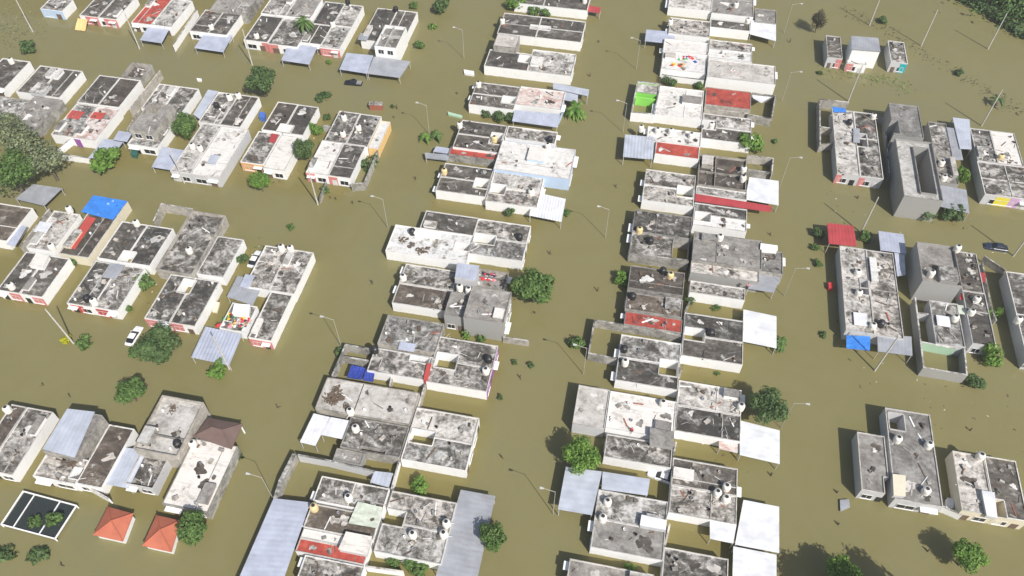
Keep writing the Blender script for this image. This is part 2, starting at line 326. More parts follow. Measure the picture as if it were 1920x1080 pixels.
    if op:
        L = (u1-u0) if fac == 's' else (v1-v0)
        if fac in ('s', 'w', 'e') and L > 2.6:
            flip = rnd.random() < .5
            def f(x): return x*L if not flip else (1-x)*L
            for (a, b, key) in (panels or []): opening(root, key, fac, r, a*L, b*L, -.6, h-.12-rnd.uniform(0, .3))
            a, b = sorted((f(.12), f(.50))); opening(root, 'window', fac, r, a+.035 if False else a, b, .35, min(1.45, h-.5))
            a, b = sorted((f(.64), f(.86))); opening(root, 'door', fac, r, a, b, -.7, min(1.3, h-.6), rnd.choice(('glass', 'door', 'frame', 'door')))
            if rnd.random() < .6:
                a, b = sorted((f(.58), f(.94))); opening(root, 'canopy', fac, r, a, b, min(1.55, h-.45), min(1.66, h-.34))
        if h > 4:
            for side, LL in (('s', u1-u0), ('w' if u0 > 8 else 'e', v1-v0)):
                if LL > 3 and side == fac:
                    opening(root, 'window', side, r, .15*LL, .42*LL, h-1.9, h-.8); opening(root, 'window', side, r, .58*LL, .85*LL, h-1.9, h-.8)
    return root
def house(label, q, h=2.3, roof='mid', wall='white', split=None, hole=None, fac='s', panels=None, div=None, clutter=4, op=True, floor=None, name='house', cat='house', group=None, boxes=(), at=.5):
    r = rect(q, h); u0, u1, v0, v1 = r
    hs = [(u0+(u1-u0)*a, u0+(u1-u0)*c, v1-(v1-v0)*d, v1-(v1-v0)*b) for a, b, c, d in (hole or [])]   # hole: left, top, right, bottom as fractions in the photo
    rl = roof if isinstance(roof, tuple) else (roof, roof); rl = tuple('roof_'+x for x in rl)
    k = dict(cat=cat, group=group, name=name, floor=floor, op=op)
    if not split: return unit(label, r, h, rl[0], wall, hs, fac, panels, div, clutter, boxes=boxes, **k)
    g = .015
    if split == 'v':
        m = v1-(v1-v0)*at; parts = (('far half of ', (u0, u1, m+g, v1), rl[0]), ('near half of ', (u0, u1, v0, m-g), rl[1]))
    else:
        m = u0+(u1-u0)*at; parts = (('left half of ', (u0, m-g, v0, v1), rl[0]), ('right half of ', (m+g, u1, v0, v1), rl[1]))
    for i, (w, rr, rf) in enumerate(parts):
        hh = []
        for a in hs:
            c = (max(a[0], rr[0]), min(a[1], rr[1]), max(a[2], rr[2]), min(a[3], rr[3]))
            if c[1]-c[0] > .3 and c[3]-c[2] > .3: hh.append(c)
        unit(w+label, rr, h, rf, wall, hh, fac, panels, div, clutter, boxes=(boxes if i == 0 else ()), **k)
# ---------------------------------------------------------------- metal sheds and carports
def sheetmesh(m, c, key, ridge='v', pitch=.55, amp=.007, th=.03):
    n = max(4, int(((c[1]-c[0]).length if ridge == 'v' else (c[3]-c[0]).length)/pitch*2))
    top = []; 
    for i in range(n+1):
        t = i/n; dz = Vector((0, 0, amp if i % 2 else -amp))
        if ridge == 'v': a, b = c[0].lerp(c[1], t)+dz, c[3].lerp(c[2], t)+dz
        else: a, b = c[0].lerp(c[3], t)+dz, c[1].lerp(c[2], t)+dz
        top += [a, b]
    N = len(top); bot = [p-Vector((0, 0, th)) for p in top]; fs = []
    for i in range(n):
        a, b, c_, d = 2*i, 2*i+1, 2*i+3, 2*i+2
        fs += [(a, b, c_, d), (N+d, N+c_, N+b, N+a), (a, d, N+d, N+a), (b, N+b, N+c_, c_)]
    fs += [(0, N, N+1, 1), (2*n, 2*n+1, N+2*n+1, N+2*n)]
    m.add(top+bot, fs, key)
def carport(label, q, z=2.2, key='sheet_blue', ridge='v', tilt=(0, 0, 0, 0), posts=True, name='carport', cat='carport', group=None, pitch=.55, amp=.007):
    if posts and q[0] > 480 and q[0] < 1510 and key != 'sheet_lilac': z *= .85
    elif posts and q[0] <= 800: z *= .78
    c = [P(q[2*i], q[2*i+1], z+tilt[i]) for i in range(4)]
    ctr = sum(c, Vector())/4; ctr.z = 0
    root = empty(name, ctr, label, cat, group)
    m = MB(); sheetmesh(m, c, key, ridge, pitch, amp); m.build('roof_sheet', root)
    if posts:
        for p in c:
            d = p+(Vector((ctr.x, ctr.y, p.z))-p)*.05; m = MB(); m.tube((d.x, d.y, -1), (d.x, d.y, p.z-.07), .07, .07, 'post', 6); m.build('post', root)
        m = MB()
        for i in range(4):
            a, b = c[i].lerp(ctr+Vector((0, 0, c[i].z)), .05), c[(i+1) % 4].lerp(ctr+Vector((0, 0, c[(i+1) % 4].z)), .05)
            a = Vector((a.x, a.y, a.z-.12)); b = Vector((b.x, b.y, b.z-.12)); m.tube(a, b, .05, .05, 'steel', 5)
        m.build('beam', root)
    return root
def gwall(label, pts, h=1.6, key='bare_wall', th=.18, name='garden_wall', cat='wall', group=None, closed=False):
    ps = [P(pts[2*i], pts[2*i+1], h) for i in range(len(pts)//2)]
    c = sum(ps, Vector())/len(ps); m = MB()
    if closed: ps.append(ps[0])
    for i in range(len(ps)-1):
        a, b = ps[i], ps[i+1]; d = (b-a); ang = math.atan2(d.y, d.x); e = d.normalized()*th*.5
        if i == 0: a2, b2 = a, b+e
        else: a2, b2 = a+e, b+e
        mid = (a2+b2)/2; m.obox(mid, ang, (b2-a2).length, th-.004*(i % 2), -1, h-.005*(i % 3), key)
        m.obox(mid, ang, (b2-a2).length, th+.06, h-.005*(i % 3), h+.06-.006*(i % 3), 'roof_light')
    return tag(m.build(name, None, (c.x, c.y, 0)), label, cat, group)
def tank(label, px, py, z, key='tank_white', s=1.0, group='rooftop water tanks'):
    p = P(px, py, z+.5*s); root = empty('water_tank', (p.x, p.y, z), label, 'water tank', group)
    m = MB(); r = .56*s
    m.lathe((p.x, p.y, z), [(r*.97, -.1), (r, .05), (r, .35*s), (r*1.03, .38*s), (r*1.03, .44*s), (r, .47*s), (r, .8*s), (r*1.03, .83*s), (r*1.03, .88*s), (r, .92*s), (r*.92, 1.08*s), (r*.6, 1.22*s), (r*.45, 1.25*s)], key); m.build('tank', root, smooth=False)
    m = MB(); m.lathe((p.x, p.y, z), [(r*.44, 1.251*s), (r*.46, 1.30*s), (r*.3, 1.34*s)], 'lid', 10); m.build('lid', root)
    m = MB(); a = rnd.uniform(0, 6.28); d = Vector((math.cos(a), math.sin(a), 0)); m.tube((p.x+d.x*r*1.02, p.y+d.y*r*1.02, z+.15), (p.x+d.x*r*1.9, p.y+d.y*r*1.9, z+.05), .035, .035, 'cloth_white', 5); m.build('pipe', root)
# ---------------------------------------------------------------- vegetation
MC = {}
def leaves(m, c, R, n, size, key, flat=.8, shell=.55, lobes=9, seed=0):
    r = random.Random(seed); lob = []
    for i in range(lobes):
        a, e = r.uniform(0, 6.283), r.uniform(-.35, 1.0); rr = r.uniform(.30, .74)
        lob.append((Vector((math.cos(a)*rr, math.sin(a)*rr, e*.55*flat)), r.uniform(.30, .46)))
    lob += [(Vector((0, 0, .12)), .70)]*max(2, lobes//3)
    for i in range(n):
        lc, lr = r.choice(lob)
        d = Vector((r.gauss(0, 1), r.gauss(0, 1), r.gauss(0, 1))).normalized()
        p = lc+d*lr*(r.uniform(shell, 1.0)**.6)*r.choice((1, 1, 1, 1.12)); p = Vector((p.x, p.y, p.z*flat)) if False else p
        p = Vector(c)+p*R
        nrm = (d+Vector((r.uniform(-.7, .7), r.uniform(-.7, .7), r.uniform(-.2, .9)))).normalized()
        x = nrm.orthogonal().normalized(); y = nrm.cross(x); a = r.uniform(0, 6.28); x, y = x*math.cos(a)+y*math.sin(a), y*math.cos(a)-x*math.sin(a)
        s = size*R*r.uniform(.6, 1.4)
        m.add([p-x*s, p-y*s*.55, p+x*s+nrm*s*.2, p+y*s*.55], [(0, 1, 2, 3)], key)
def fronds(m, c, R, n, key, seed=0, w=.09):
    r = random.Random(seed)
    for i in range(n):
        a = r.uniform(0, 6.283); up = r.uniform(.15, .9); L = R*r.uniform(.75, 1.1); d = Vector((math.cos(a), math.sin(a), 0)); sd_ = Vector((-d.y, d.x, 0)); pr = None
        for k in range(6):
            t = k/5; p = Vector(c)+d*L*t+Vector((0, 0, L*(up*t-1.0*t*t)))
            ww = L*w*math.sin(math.pi*min(.98, .12+t*.86))
            q = (p-sd_*ww-Vector((0, 0, ww*.5)), p, p+sd_*ww-Vector((0, 0, ww*.5)))
            if pr: m.add([pr[0], pr[1], q[1], q[0]], [(0, 1, 2, 3)], key); m.add([pr[1], pr[2], q[2], q[1]], [(0, 1, 2, 3)], key)
            pr = q
def crown_mesh(kind, key, seed):
    k = (kind, key, seed)
    if k not in MC:
        m = MB()
        if kind == 'tree': leaves(m, (0, 0, 0), 1, 3600, .08, key, .8, .5, 14, seed)
        elif kind == 'sparse': leaves(m, (0, 0, 0), 1, 1700, .07, key, .8, .3, 15, seed)
        elif kind == 'bush': leaves(m, (0, 0, 0), 1, 700, .15, key, .8, .4, 8, seed)
        elif kind == 'weed': leaves(m, (0, 0, 0), 1, 220, .2, key, .5, .2, 7, seed)
        else: fronds(m, (0, 0, .3), 1.15, 26, key, seed, .10 if kind == 'palm' else .15)
        MC[k] = m.mesh('foliage')
    return MC[k]
def tree(label, px, py, rpx, kind='tree', key='leaf', squash=1.0, zc=None, group='trees standing in the flood', name=None, wide=1.0):
    R = rpx*mpp(px, py)*1.02
    if zc is None: zc = {'tree': 1.0*R+.6, 'sparse': 1.0*R+1.0, 'bush': .55*R, 'weed': .15, 'palm': 1.2, 'banana': 1.0}[kind]
    p = P(px, py, zc)
    nm = name or {'tree': 'tree', 'sparse': 'tree', 'bush': 'bush', 'weed': 'weed_clump', 'palm': 'palm_tree', 'banana': 'banana_plant'}[kind]
    cat = {'tree': 'tree', 'bush': 'bush', 'weed_clump': 'weeds', 'palm_tree': 'palm tree', 'banana_plant': 'banana plant'}.get(nm, 'plant')
    root = empty(nm, (p.x, p.y, 0), label, cat, group)
    o = bpy.data.objects.new('crown' if nm not in ('bush', 'weed_clump') else 'foliage', crown_mesh(kind, key, int(abs(px*7+py)) % 3)); COL.objects.link(o); o.parent = root
    o.location = (0, 0, zc); o.rotation_euler = (0, 0, rnd.uniform(0, 6.28)); o.scale = (R*wide, R*wide, R*squash)
    m = MB(); b = Vector((p.x, p.y, 0)); th = max(.05, R*.06)
    m.tube(b-Vector((0, 0, 1)), b+Vector((0, 0, zc)), th*1.3, th*.7, 'bark', 7)
    if kind in ('tree', 'sparse'):
        for i in range(7):
            a = i*.9+rnd.uniform(-.3, .3); s = b+Vector((0, 0, zc*rnd.uniform(.55, .95))); m.tube(s, s+Vector((math.cos(a)*R*.72, math.sin(a)*R*.72, R*rnd.uniform(.1, .55))), th*.5, th*.12, 'bark', 5)
    elif kind == 'bush':
        for i in range(4):
            a = i*1.6; m.tube(b, b+Vector((math.cos(a)*R*.5, math.sin(a)*R*.5, zc*1.3)), th*.5, th*.2, 'bark', 5)
    if kind != 'weed': m.build('trunk' if nm not in ('bush',) else 'stem', root)
    return root
# ---------------------------------------------------------------- poles and lamps
def lamp(label, bx, by, h=7.2, side=-1, group='street lamps', ang=None):
    b = P(bx, by); root = empty('street_lamp', b, label, 'street lamp', group)
    m = MB(); m.tube((b.x, b.y, -1), (b.x, b.y, h), .055, .035, 'lamp', 7); m.build('pole', root)
    d = EU*side; e = Vector((b.x, b.y, h))+d*1.5+Vector((0, 0, .35))
    m = MB(); m.tube((b.x, b.y, h-.1), e, .035, .03, 'lamp', 6); m.build('arm', root)
    m = MB(); q = e+d*.55; m.hexa([e-EV*.09+Vector((0,0,-.06)), q-EV*.16+Vector((0,0,-.08)), q+EV*.16+Vector((0,0,-.08)), e+EV*.09+Vector((0,0,-.06))] if side > 0 else [q-EV*.16+Vector((0,0,-.08)), e-EV*.09+Vector((0,0,-.06)), e+EV*.09+Vector((0,0,-.06)), q+EV*.16+Vector((0,0,-.08))],
           [e-EV*.07+Vector((0,0,.07)), q-EV*.14+Vector((0,0,.09)), q+EV*.14+Vector((0,0,.09)), e+EV*.07+Vector((0,0,.07))] if side > 0 else [q-EV*.14+Vector((0,0,.09)), e-EV*.07+Vector((0,0,.07)), e+EV*.07+Vector((0,0,.07)), q+EV*.14+Vector((0,0,.09))], 'lamp_white'); m.build('lamp_head', root)
def pole(label, bx, by, h=8.8, key='pole', r=.15, lean=(0, 0), arm=True, group='utility poles'):
    b = P(bx, by); root = empty('utility_pole', b, label, 'utility pole', group)
    t = Vector((b.x+lean[0], b.y+lean[1], h)); m = MB(); m.tube((b.x-lean[0]/h, b.y-lean[1]/h, -1), t, r, r*.62, key, 8); m.build('pole', root)
    if arm:
        m = MB(); c = t-Vector((0, 0, .5)); m.tube(c-EU*.7, c+EU*.7, .05, .05, 'wood', 5); m.build('crossarm', root)
        for s in (-.6, 0, .6):
            m = MB(); q = c+EU*s; m.tube(q, q+Vector((0, 0, .22)), .045, .03, 'glass', 6); m.build('insulator', root)
def post(label, bx, by, h=1.0, group='stumps and posts in the water', key='wood', r=.11, name='wooden_post', lean=.15):
    b = P(bx, by); m = MB(); a = rnd.uniform(0, 6.28)
    m.tube((b.x, b.y, -1), (b.x+lean*math.cos(a)*h, b.y+lean*math.sin(a)*h, h), r, r*.8, key, 7)
    m.tube((b.x, b.y, .1), (b.x+math.cos(a)*.6, b.y+math.sin(a)*.6, .25), r*.5, r*.3, key, 5)
    tag(m.build(name, None, b), label, 'post', group)
# ---------------------------------------------------------------- vehicles, people, cloth
def car(label, fx, fy, bx, by, paint='car_white', sink=.62, pickup=False, tail=None):
    a, b = P(fx, fy, .3), P(bx, by, .3); d = a-b; c = (a+b)/2; ang = math.atan2(d.y, d.x)
    root = empty('car' if not pickup else 'pickup_truck', (c.x, c.y, 0), label, 'car' if not pickup else 'pickup truck')
    ax = Vector((math.cos(ang), math.sin(ang), 0)); ay = Vector((-ax.y, ax.x, 0)); o = Vector((c.x, c.y, -sink))
    def pt(x, y, z): return o+ax*x*.92+ay*y*.86+Vector((0, 0, z))
    def loft(secs, key, name, par=root):               # sections of (x, halfwidth, zlow, zhigh)
        m = MB(); vs = []; fs = []
        for x, w, z0, z1 in secs: vs += [pt(x, -w, z0), pt(x, w, z0), pt(x, w*.98, z1-.08), pt(x, w*.86, z1), pt(x, -w*.86, z1), pt(x, -w*.98, z1-.08)]
        for i in range(len(secs)-1):
            for k in range(6): fs.append((6*i+k, 6*i+(k+1) % 6, 6*i+6+(k+1) % 6, 6*i+6+k))
        fs += [tuple(range(5, -1, -1)), tuple(6*(len(secs)-1)+k for k in range(6))]
        m.add(vs, fs, key); return m.build(name, par)
    loft([(2.1, .68, .3, .72), (1.95, .80, .25, .82), (1.2, .85, .22, .95), (.7, .86, .22, .98), (-1.5, .86, .22, 1.0), (-1.95, .80, .25, .98), (-2.1, .72, .3, .85)], paint, 'body')
    if pickup: cab = [(.75, .74, .95, 1.0), (.25, .66, .95, 1.48), (-.55, .66, .95, 1.5), (-.75, .72, .95, 1.0)]
    else: cab = [(.85, .76, .95, .99), (.2, .66, .95, 1.42), (-1.05, .64, .95, 1.42), (-1.75, .72, .95, 1.0)]
    loft([(x, w-.015, z0, z1-.04) for x, w, z0, z1 in cab], 'glass', 'windows')
    m = MB(); x0, x1 = cab[1][0]-.05, cab[2][0]+.05; z = cab[1][3]
    m.hexa([pt(x1, -.62, z-.05), pt(x0, -.62, z-.05), pt(x0, .62, z-.05), pt(x1, .62, z-.05)], [pt(x1+.08, -.54, z+.03), pt(x0-.08, -.54, z+.03), pt(x0-.08, .54, z+.03), pt(x1+.08, .54, z+.03)], paint); m.build('roof', root)
    if pickup:
        m = MB(); m.hexa([pt(-2.0, -.72, .96), pt(-.85, -.72, .96), pt(-.85, .72, .96), pt(-2.0, .72, .96)], [pt(-2.0, -.72, 1.015), pt(-.85, -.72, 1.015), pt(-.85, .72, 1.015), pt(-2.0, .72, 1.015)], 'roof_grey' if 'roof_grey' in M else 'post'); m.build('cargo_bed', root)
    for y in (-.55, .55):
        m = MB(); m.lathe(pt(2.02, y, .66), [(.05, -.07), (.11, -.05), (.11, .05), (.05, .07)], 'frame', 8); m.build('headlight', root)
    for y in (-.84, .84):
        m = MB(); m.lathe(pt(.72, y*1.12, 1.0), [(.05, -.06), (.10, -.04), (.10, .05), (.05, .07)], paint, 6); m.build('mirror', root)
def person(label, px, py, z, shirt='cloth_red', trousers='cloth_dark', yaw=0.0, sit=False):
    p = P(px, py, z); root = empty('person', (p.x, p.y, z), label, 'person')
    c, s = math.cos(yaw), math.sin(yaw)
    def skin(name, verts, edges, rad, key, par):
        m = bpy.data.meshes.new(name); m.from_pydata([(x*c-y*s, x*s+y*c, zz) for x, y, zz in verts], edges, []); m.materials.append(M[key])
        o = bpy.data.objects.new(name, m); COL.objects.link(o); o.parent = par; o.modifiers.new('skin', 'SKIN')
        for i, r in enumerate(rad):
            d = m.skin_vertices[0].data[i]; d.radius = r if isinstance(r, tuple) else (r, r); d.use_root = (i == 0)
        o.modifiers.new('sub', 'SUBSURF').levels = 1; return o
    J = [(0, 0, .92), (0, 0, 1.15), (0, 0, 1.36), (0, .01, 1.47), (0, .02, 1.56), (0, .02, 1.68), (-.19, 0, 1.38), (-.26, .04, 1.12), (-.24, .2, .94), (.19, 0, 1.38), (.27, .03, 1.12), (.26, .18, .95), (-.1, 0, .84), (-.11, .04, .47), (-.11, 0, .08), (-.11, .15, .04), (.1, 0, .84), (.12, .02, .47), (.13, -.05, .08), (.13, .1, .04)]
    E_ = [(0, 1), (1, 2), (2, 3), (3, 4), (4, 5), (2, 6), (6, 7), (7, 8), (2, 9), (9, 10), (10, 11), (0, 12), (12, 13), (13, 14), (14, 15), (0, 16), (16, 17), (17, 18), (18, 19)]
    rd = [(.15, .11), (.14, .10), (.16, .11), .06, .095, .085, .06, .045, .035, .06, .045, .035, .09, .06, .045, .03, .09, .06, .045, .03]
    if sit: J = [(x, y+(.35 if i in (13, 17) else .42 if i in (14, 15, 18, 19) else 0), (zz-.72 if i < 13 or i == 16 else zz-.30 if i in (13, 17) else zz)) for i, (x, y, zz) in enumerate(J)]
    body = skin('body', J, E_, rd, 'skin', root)
    skin('shirt', [J[i] for i in (0, 1, 2, 6, 7, 9, 10)], [(0, 1), (1, 2), (2, 3), (3, 4), (2, 5), (5, 6)], [(.17, .13), (.16, .12), (.18, .13), .08, .065, .08, .065], shirt, root)
    skin('trousers', [J[i] for i in (0, 12, 13, 14, 16, 17, 18)], [(0, 1), (1, 2), (2, 3), (0, 4), (4, 5), (5, 6)], [(.165, .125), .105, .08, .065, .105, .08, .065], trousers, root)
    h = J[5]; skin('hair', [(h[0], h[1]-.03, h[2]-.03), (h[0], h[1]-.02, h[2]+.03)], [(0, 1)], [.10, .09], 'hair', root)
def cloth_pile(label, px, py, z, w, d, keys, n=14, name='laundry_pile', cat='laundry'):
    p = P(px, py, z); m = MB()
    for i in range(n):
        a = rnd.uniform(0, 3.14); x, y = rnd.uniform(-w/2, w/2), rnd.uniform(-d/2, d/2); q = p+EU*x+EV*y; k = rnd.choice(keys); lx, ly = rnd.uniform(.4, 1.0), rnd.uniform(.3, .8)
        ax = Vector((math.cos(a), math.sin(a), 0)); ay = Vector((-ax.y, ax.x, 0)); g = 4; top = []
        for ii in range(g+1):
            for jj in range(g+1):
                s, t = ii/g-.5, jj/g-.5; e = max(abs(s), abs(t))*2
                top.append(q+ax*(s*lx+rnd.uniform(-.05, .05))+ay*(t*ly+rnd.uniform(-.05, .05))+Vector((0, 0, .02+(1-e)*rnd.uniform(.1, .35)+rnd.uniform(0, .03))))
        N = len(top); bot = [Vector((v.x, v.y, z-.02)) for v in top]; fs = []
        for ii in range(g):
            for jj in range(g): b = ii*(g+1)+jj; fs.append((b, b+g+1, b+g+2, b+1))
        ring = [i_ for i_ in range(g+1)]+[(i_+1)*(g+1)-1 for i_ in range(1, g+1)]+[g*(g+1)+g-1-i_ for i_ in range(g)]+[(g-1-i_)*(g+1) for i_ in range(g-1)]
        for i_ in range(len(ring)): a_, b_ = ring[i_], ring[(i_+1) % len(ring)]; fs.append((a_, b_, N+b_, N+a_))
        m.add(top+bot, fs, k)
    tag(m.build(name, None, (p.x, p.y, z)), label, cat)
def hip_shelter(label, q, z, rise, key, name='pavilion', cat='pavilion', wallkey=None, ridge=.0):
    c = [P(q[2*i], q[2*i+1], z) for i in range(4)]; ctr = sum(c, Vector())/4
    root = empty(name, (ctr.x, ctr.y, 0), label, cat, 'hip roofed pavilions')
    a = ctr.lerp((c[0]+c[3])/2, ridge)+Vector((0, 0, rise)); b = ctr.lerp((c[1]+c[2])/2, ridge)+Vector((0, 0, rise)); dn = Vector((0, 0, -.14))
    m = MB(); m.add(c+[p+dn for p in c]+[a, b], [(3, 2, 9, 8), (2, 1, 9), (1, 0, 8, 9), (0, 3, 8), (0, 1, 5, 4), (1, 2, 6, 5), (2, 3, 7, 6), (3, 0, 4, 7), (4, 5, 6, 7)], key)
    rf = m.build('roof', root)
    m = MB()
    for p in c: m.tube(p+Vector((0, 0, .02)), (a if (p-a).length < (p-b).length else b)+Vector((0, 0, .03)), .09, .09, 'tile_orange' if key != 'tile_brown' else 'tile_brown', 6)
    if ridge: m.tube(a+Vector((0, 0, .03)), b+Vector((0, 0, .03)), .09, .09, key, 6)
    m.build('ridge_cap', rf)
    i = [p.lerp(ctr, .10) for p in c]
    if wallkey:
        m = MB(); m.hexa([(p.x, p.y, -1) for p in reversed(i)], [(p.x, p.y, z-.05) for p in reversed(i)], wallkey); m.build('wall', root)
    else:
        for p in i: m = MB(); m.tube((p.x, p.y, -1), (p.x, p.y, z), .12, .12, 'white', 8); m.build('post', root)
def simple_box(label, name, cat, q, z0, z1, key, group=None, topkey=None):
    c = [P(q[2*i], q[2*i+1], z1) for i in range(4)]; c.reverse(); ctr = sum(c, Vector())/4; ctr.z = z0; m = MB()
    m.hexa([(p.x, p.y, z0) for p in c], c, key)
    e = [p+(p-ctr-Vector((0, 0, z1-z0)))*.06 for p in c]; m.hexa([p+Vector((0, 0, .003)) for p in e], [p+Vector((0, 0, .09)) for p in e], topkey or key)
    return tag(m.build(name, None, ctr), label, cat, group)
def tarp(label, q, z, key, group=None, sag=.25, name='tarpaulin', zs=None):
    c = [P(q[2*i], q[2*i+1], zs[i] if zs else z) for i in range(4)]; m = MB(); g = 9; top = []; ctr = sum(c, Vector())/4
    for i in range(g+1):
        for j in range(g+1):
            s, t = i/g, j/g; p = c[0].lerp(c[1], s).lerp(c[3].lerp(c[2], s), t); top.append(p+Vector((0, 0, -sag*16*s*(1-s)*t*(1-t)*.5+rnd.uniform(-.05, .05))))
    N = len(top); fs = []
    for i in range(g):
        for j in range(g): b = i*(g+1)+j; fs += [(b, b+1, b+g+2, b+g+1), (N+b, N+b+g+1, N+b+g+2, N+b+1)]
    m.add(top+[p-Vector((0, 0, .03)) for p in top], fs, key)
    return tag(m.build(name, None, (ctr.x, ctr.y, 0)), label, 'tarpaulin', group)
# ================================================================ CENTRE RIGHT BLOCK (two rows of houses back to back)
house('pale house cut by the top edge right of the middle street', (1256,-30,1337,-22,1334,20,1256,13), roof='light', fac='w')
house('grey roofed house cut by the top edge beside the white carport', (1338,-24,1418,-14,1408,34,1334,22), roof='grey', fac='e')
house('low grey terrace beside the white carport at the top', (1419,14,1456,21,1455,46,1413,39), h=2.0, roof='grey', wall='bare_wall', clutter=1, op=False)
house('narrow dark roofed house left of the bright white carport', (1333,35,1407,43,1405,58,1332,51), roof='dark', fac='e', clutter=2)
carport('flat bright white carport near the top right of the centre', (1408,37,1455,46,1455,77,1406,64), 2.1, 'sheet_white', pitch=.5)
house('cluttered grey house above the white sheet roof and laundry roof', (1258,32,1333,41,1330,73,1253,60), roof='mid', fac='w', clutter=7, div=[('v',.5)])
carport('pale blue sheet canopy reaching over the middle street near the top', (1212,55,1262,60,1268,83,1209,77), 2.3, 'sheet_blue')
house('house with a smooth white roof above the laundry roof', (1245,79,1328,74,1327,103,1243,95), h=2.5, roof='white', fac='w', clutter=1)
house('low white roof strewn with coloured laundry', (1243,98,1326,104,1324,136,1240,129), roof='white', fac='w', clutter=3)
cloth_pile('heap of many coloured clothes spread over the white roof', 1275,108,2.1, 6.5,1.8, ['cloth_white','cloth_white','cloth_green','cloth_pink','tarp_navy','cloth_red'], 26)
cloth_pile('orange and yellow clothes beside the coloured laundry heap', 1268,121,2.1, 3,1.0, ['cloth_yellow','cloth_yellow','cloth_red','orange'], 9)
house('small house with a two tone grey and white roof', (1331,74,1411,82,1409,114,1329,110), roof=('mid','white'), split='v', fac='e', clutter=2, hole=[(.0,.55,.3,.75)])
house('big plain grey roofed house above the red patio', (1328,111,1456,123,1452,157,1326,145), h=2.8, roof='plaster', fac='e', clutter=3, div=None)
cloth_pile('small heap of pale orange bundles on the plain grey roof', 1379,134,2.55, 2.2,1.3, ['cloth_pink','skin','cloth_white','wood'], 9)
house('house with a wide brick red roof in the centre right block', (1325,164,1410,172,1406,204,1321,197), h=2.0, roof='red', wall='bare_wall', fac='e', clutter=2, op=False, floor=.1)
gwall('grey block wall enclosing the flooded yard right of the red roof', (1410,174,1454,180,1447,223,1403,214), 2.0)
gwall('long grey wall in front of the brick red roof', (1321,203,1402,213), 1.7)
carport('white awning over the flooded yard right of the red roof', (1410,178,1446,182,1428,193,1412,184), 2.2, 'sheet_white', posts=False, name='awning', cat='awning')
gwall('white wall around the bright green patio', (1196,152,1238,158,1227,214,1184,210), 2.3, 'white', closed=True)
house('pale shed roof above the bright green patio', (1197,154,1237,160,1233,178,1192,172), h=2.2, roof='light', wall='green', fac='s', clutter=0, op=False, name='shed', cat='shed')
simple_box('bright lime green wall of the flooded patio', 'patio_wall', 'wall', (1192,181,1228,186,1228,188,1192,183), -.6, 1.9, 'green')
house('large white roofed house right of the bright green patio', (1237,160,1320,170,1316,223,1226,214), roof='white', fac='w', clutter=5, boxes=((.55,.95,.45,.68,.5,'roof_grey'),), at=.35)
house('house with a white roof crowded with tanks', (1203,236,1316,247,1313,275,1224,264), roof='white', fac='w', clutter=7)
house('house with a bright red roof beside the pale square carport', (1231,263,1312,277,1310,299,1228,288), roof='red', fac='w', clutter=1, floor=.12)
carport('square pale blue carport beside the bright red roof', (1172,252,1227,257,1224,299,1168,294), 2.2, 'sheet_lilac', pitch=.6, amp=.02)
house('dark roofed pair above the big bush by the yellow street', (1319,213,1411,222,1406,268,1314,261), roof=('mid','dark'), split='v', fac='e', hole=[(.0,.25,.28,.6)])
house('rusty brown patio house above the long red awning', (1312,289,1401,298,1398,356,1308,346), h=1.9, roof='brown', wall='bare_wall', fac='e', clutter=12, div=[('v',.45),('u',.35)], floor=.5, op=False)
gwall('concrete wall of the flooded yard right of the rusty brown patio', (1401,291,1450,297,1447,327), 1.9)
gwall('low cross wall in the yard right of the rusty patio', (1400,318,1447,324), 1.7)
carport('white sheet carport above the end of the long red awning', (1405,332,1460,339,1460,385,1397,374), 2.3, 'sheet_white', 'u')
house('pale narrow roof strip between the rusty patio and the red awning', (1307,348,1401,361,1400,375,1304,363), h=2.2, roof='light', fac='e', clutter=1, op=False)
carport('long narrow red awning along the edge of a roof', (1304,363,1447,386,1445,398,1303,377), 2.25, 'sheet_red', posts=False, name='awning', cat='awning')
house('grey streaked pair above the long back walls of the centre right block', (1211,318,1306,328,1299,387,1204,376), roof='mid', split='v', fac='w', hole=[(.66,.38,.98,.72)])
house('pair with one dark half and one white half below the red awning', (1304,379,1403,393,1398,434,1298,420), roof=('mid','white'), split='v', fac='e', hole=[(.03,.38,.32,.78)], clutter=3)
house('grey pair of houses left of the white roofed half', (1192,392,1299,407,1290,490,1178,476), roof='mid', wall='bare_wall', split='v', fac='w', clutter=7, hole=[(.72,.55,.99,.95)])
house('tall sprawling grey concrete house with patched slabs', (1303,433,1431,453,1425,505,1296,487), h=3.2, roof='grey', wall='bare_wall', fac='e', clutter=9, div=[('u',.35)], op=False, boxes=((.12,.34,.72,.92,.3,'roof_grey'),))
house('lower grey wing on the street end of the sprawling grey house', (1428,466,1471,474,1465,514,1424,508), h=2.7, roof='grey', wall='bare_wall', fac='e', clutter=3)
simple_box('white box standing on the grey wing beside the street','rooftop_store','rooftop store',(1427,457,1457,461,1457,470,1426,467), 2.5,3.3,'white')
house('pale grey lean-to roof between the sprawling house and its front terrace', (1296,488,1425,507,1422,529,1295,511), h=2.7, roof='light', wall='grey', fac='e', clutter=3, op=False)
carport('grey patched terrace roof beside the sprawling grey house', (1425,508,1466,515,1451,549,1401,541), 2.2, 'sheet_grey', 'u')
house('house with a mottled grey roof above the small yard with bushes', (1295,524,1398,541,1396,563,1293,547), h=2.4, roof='mid', fac='e', clutter=5)
house('brown stained house carrying the big black tank', (1184,497,1285,512,1280,551,1175,543), roof='brown', wall='bare_wall', fac='w', clutter=7, div=[('v',.35)])
house('narrow dark house above the worn red roof', (1175,547,1281,563,1278,592,1172,583), roof='brown', wall='bare_wall', fac='w', clutter=5, boxes=((.7,.96,.4,.95,.25,'roof_light'),))
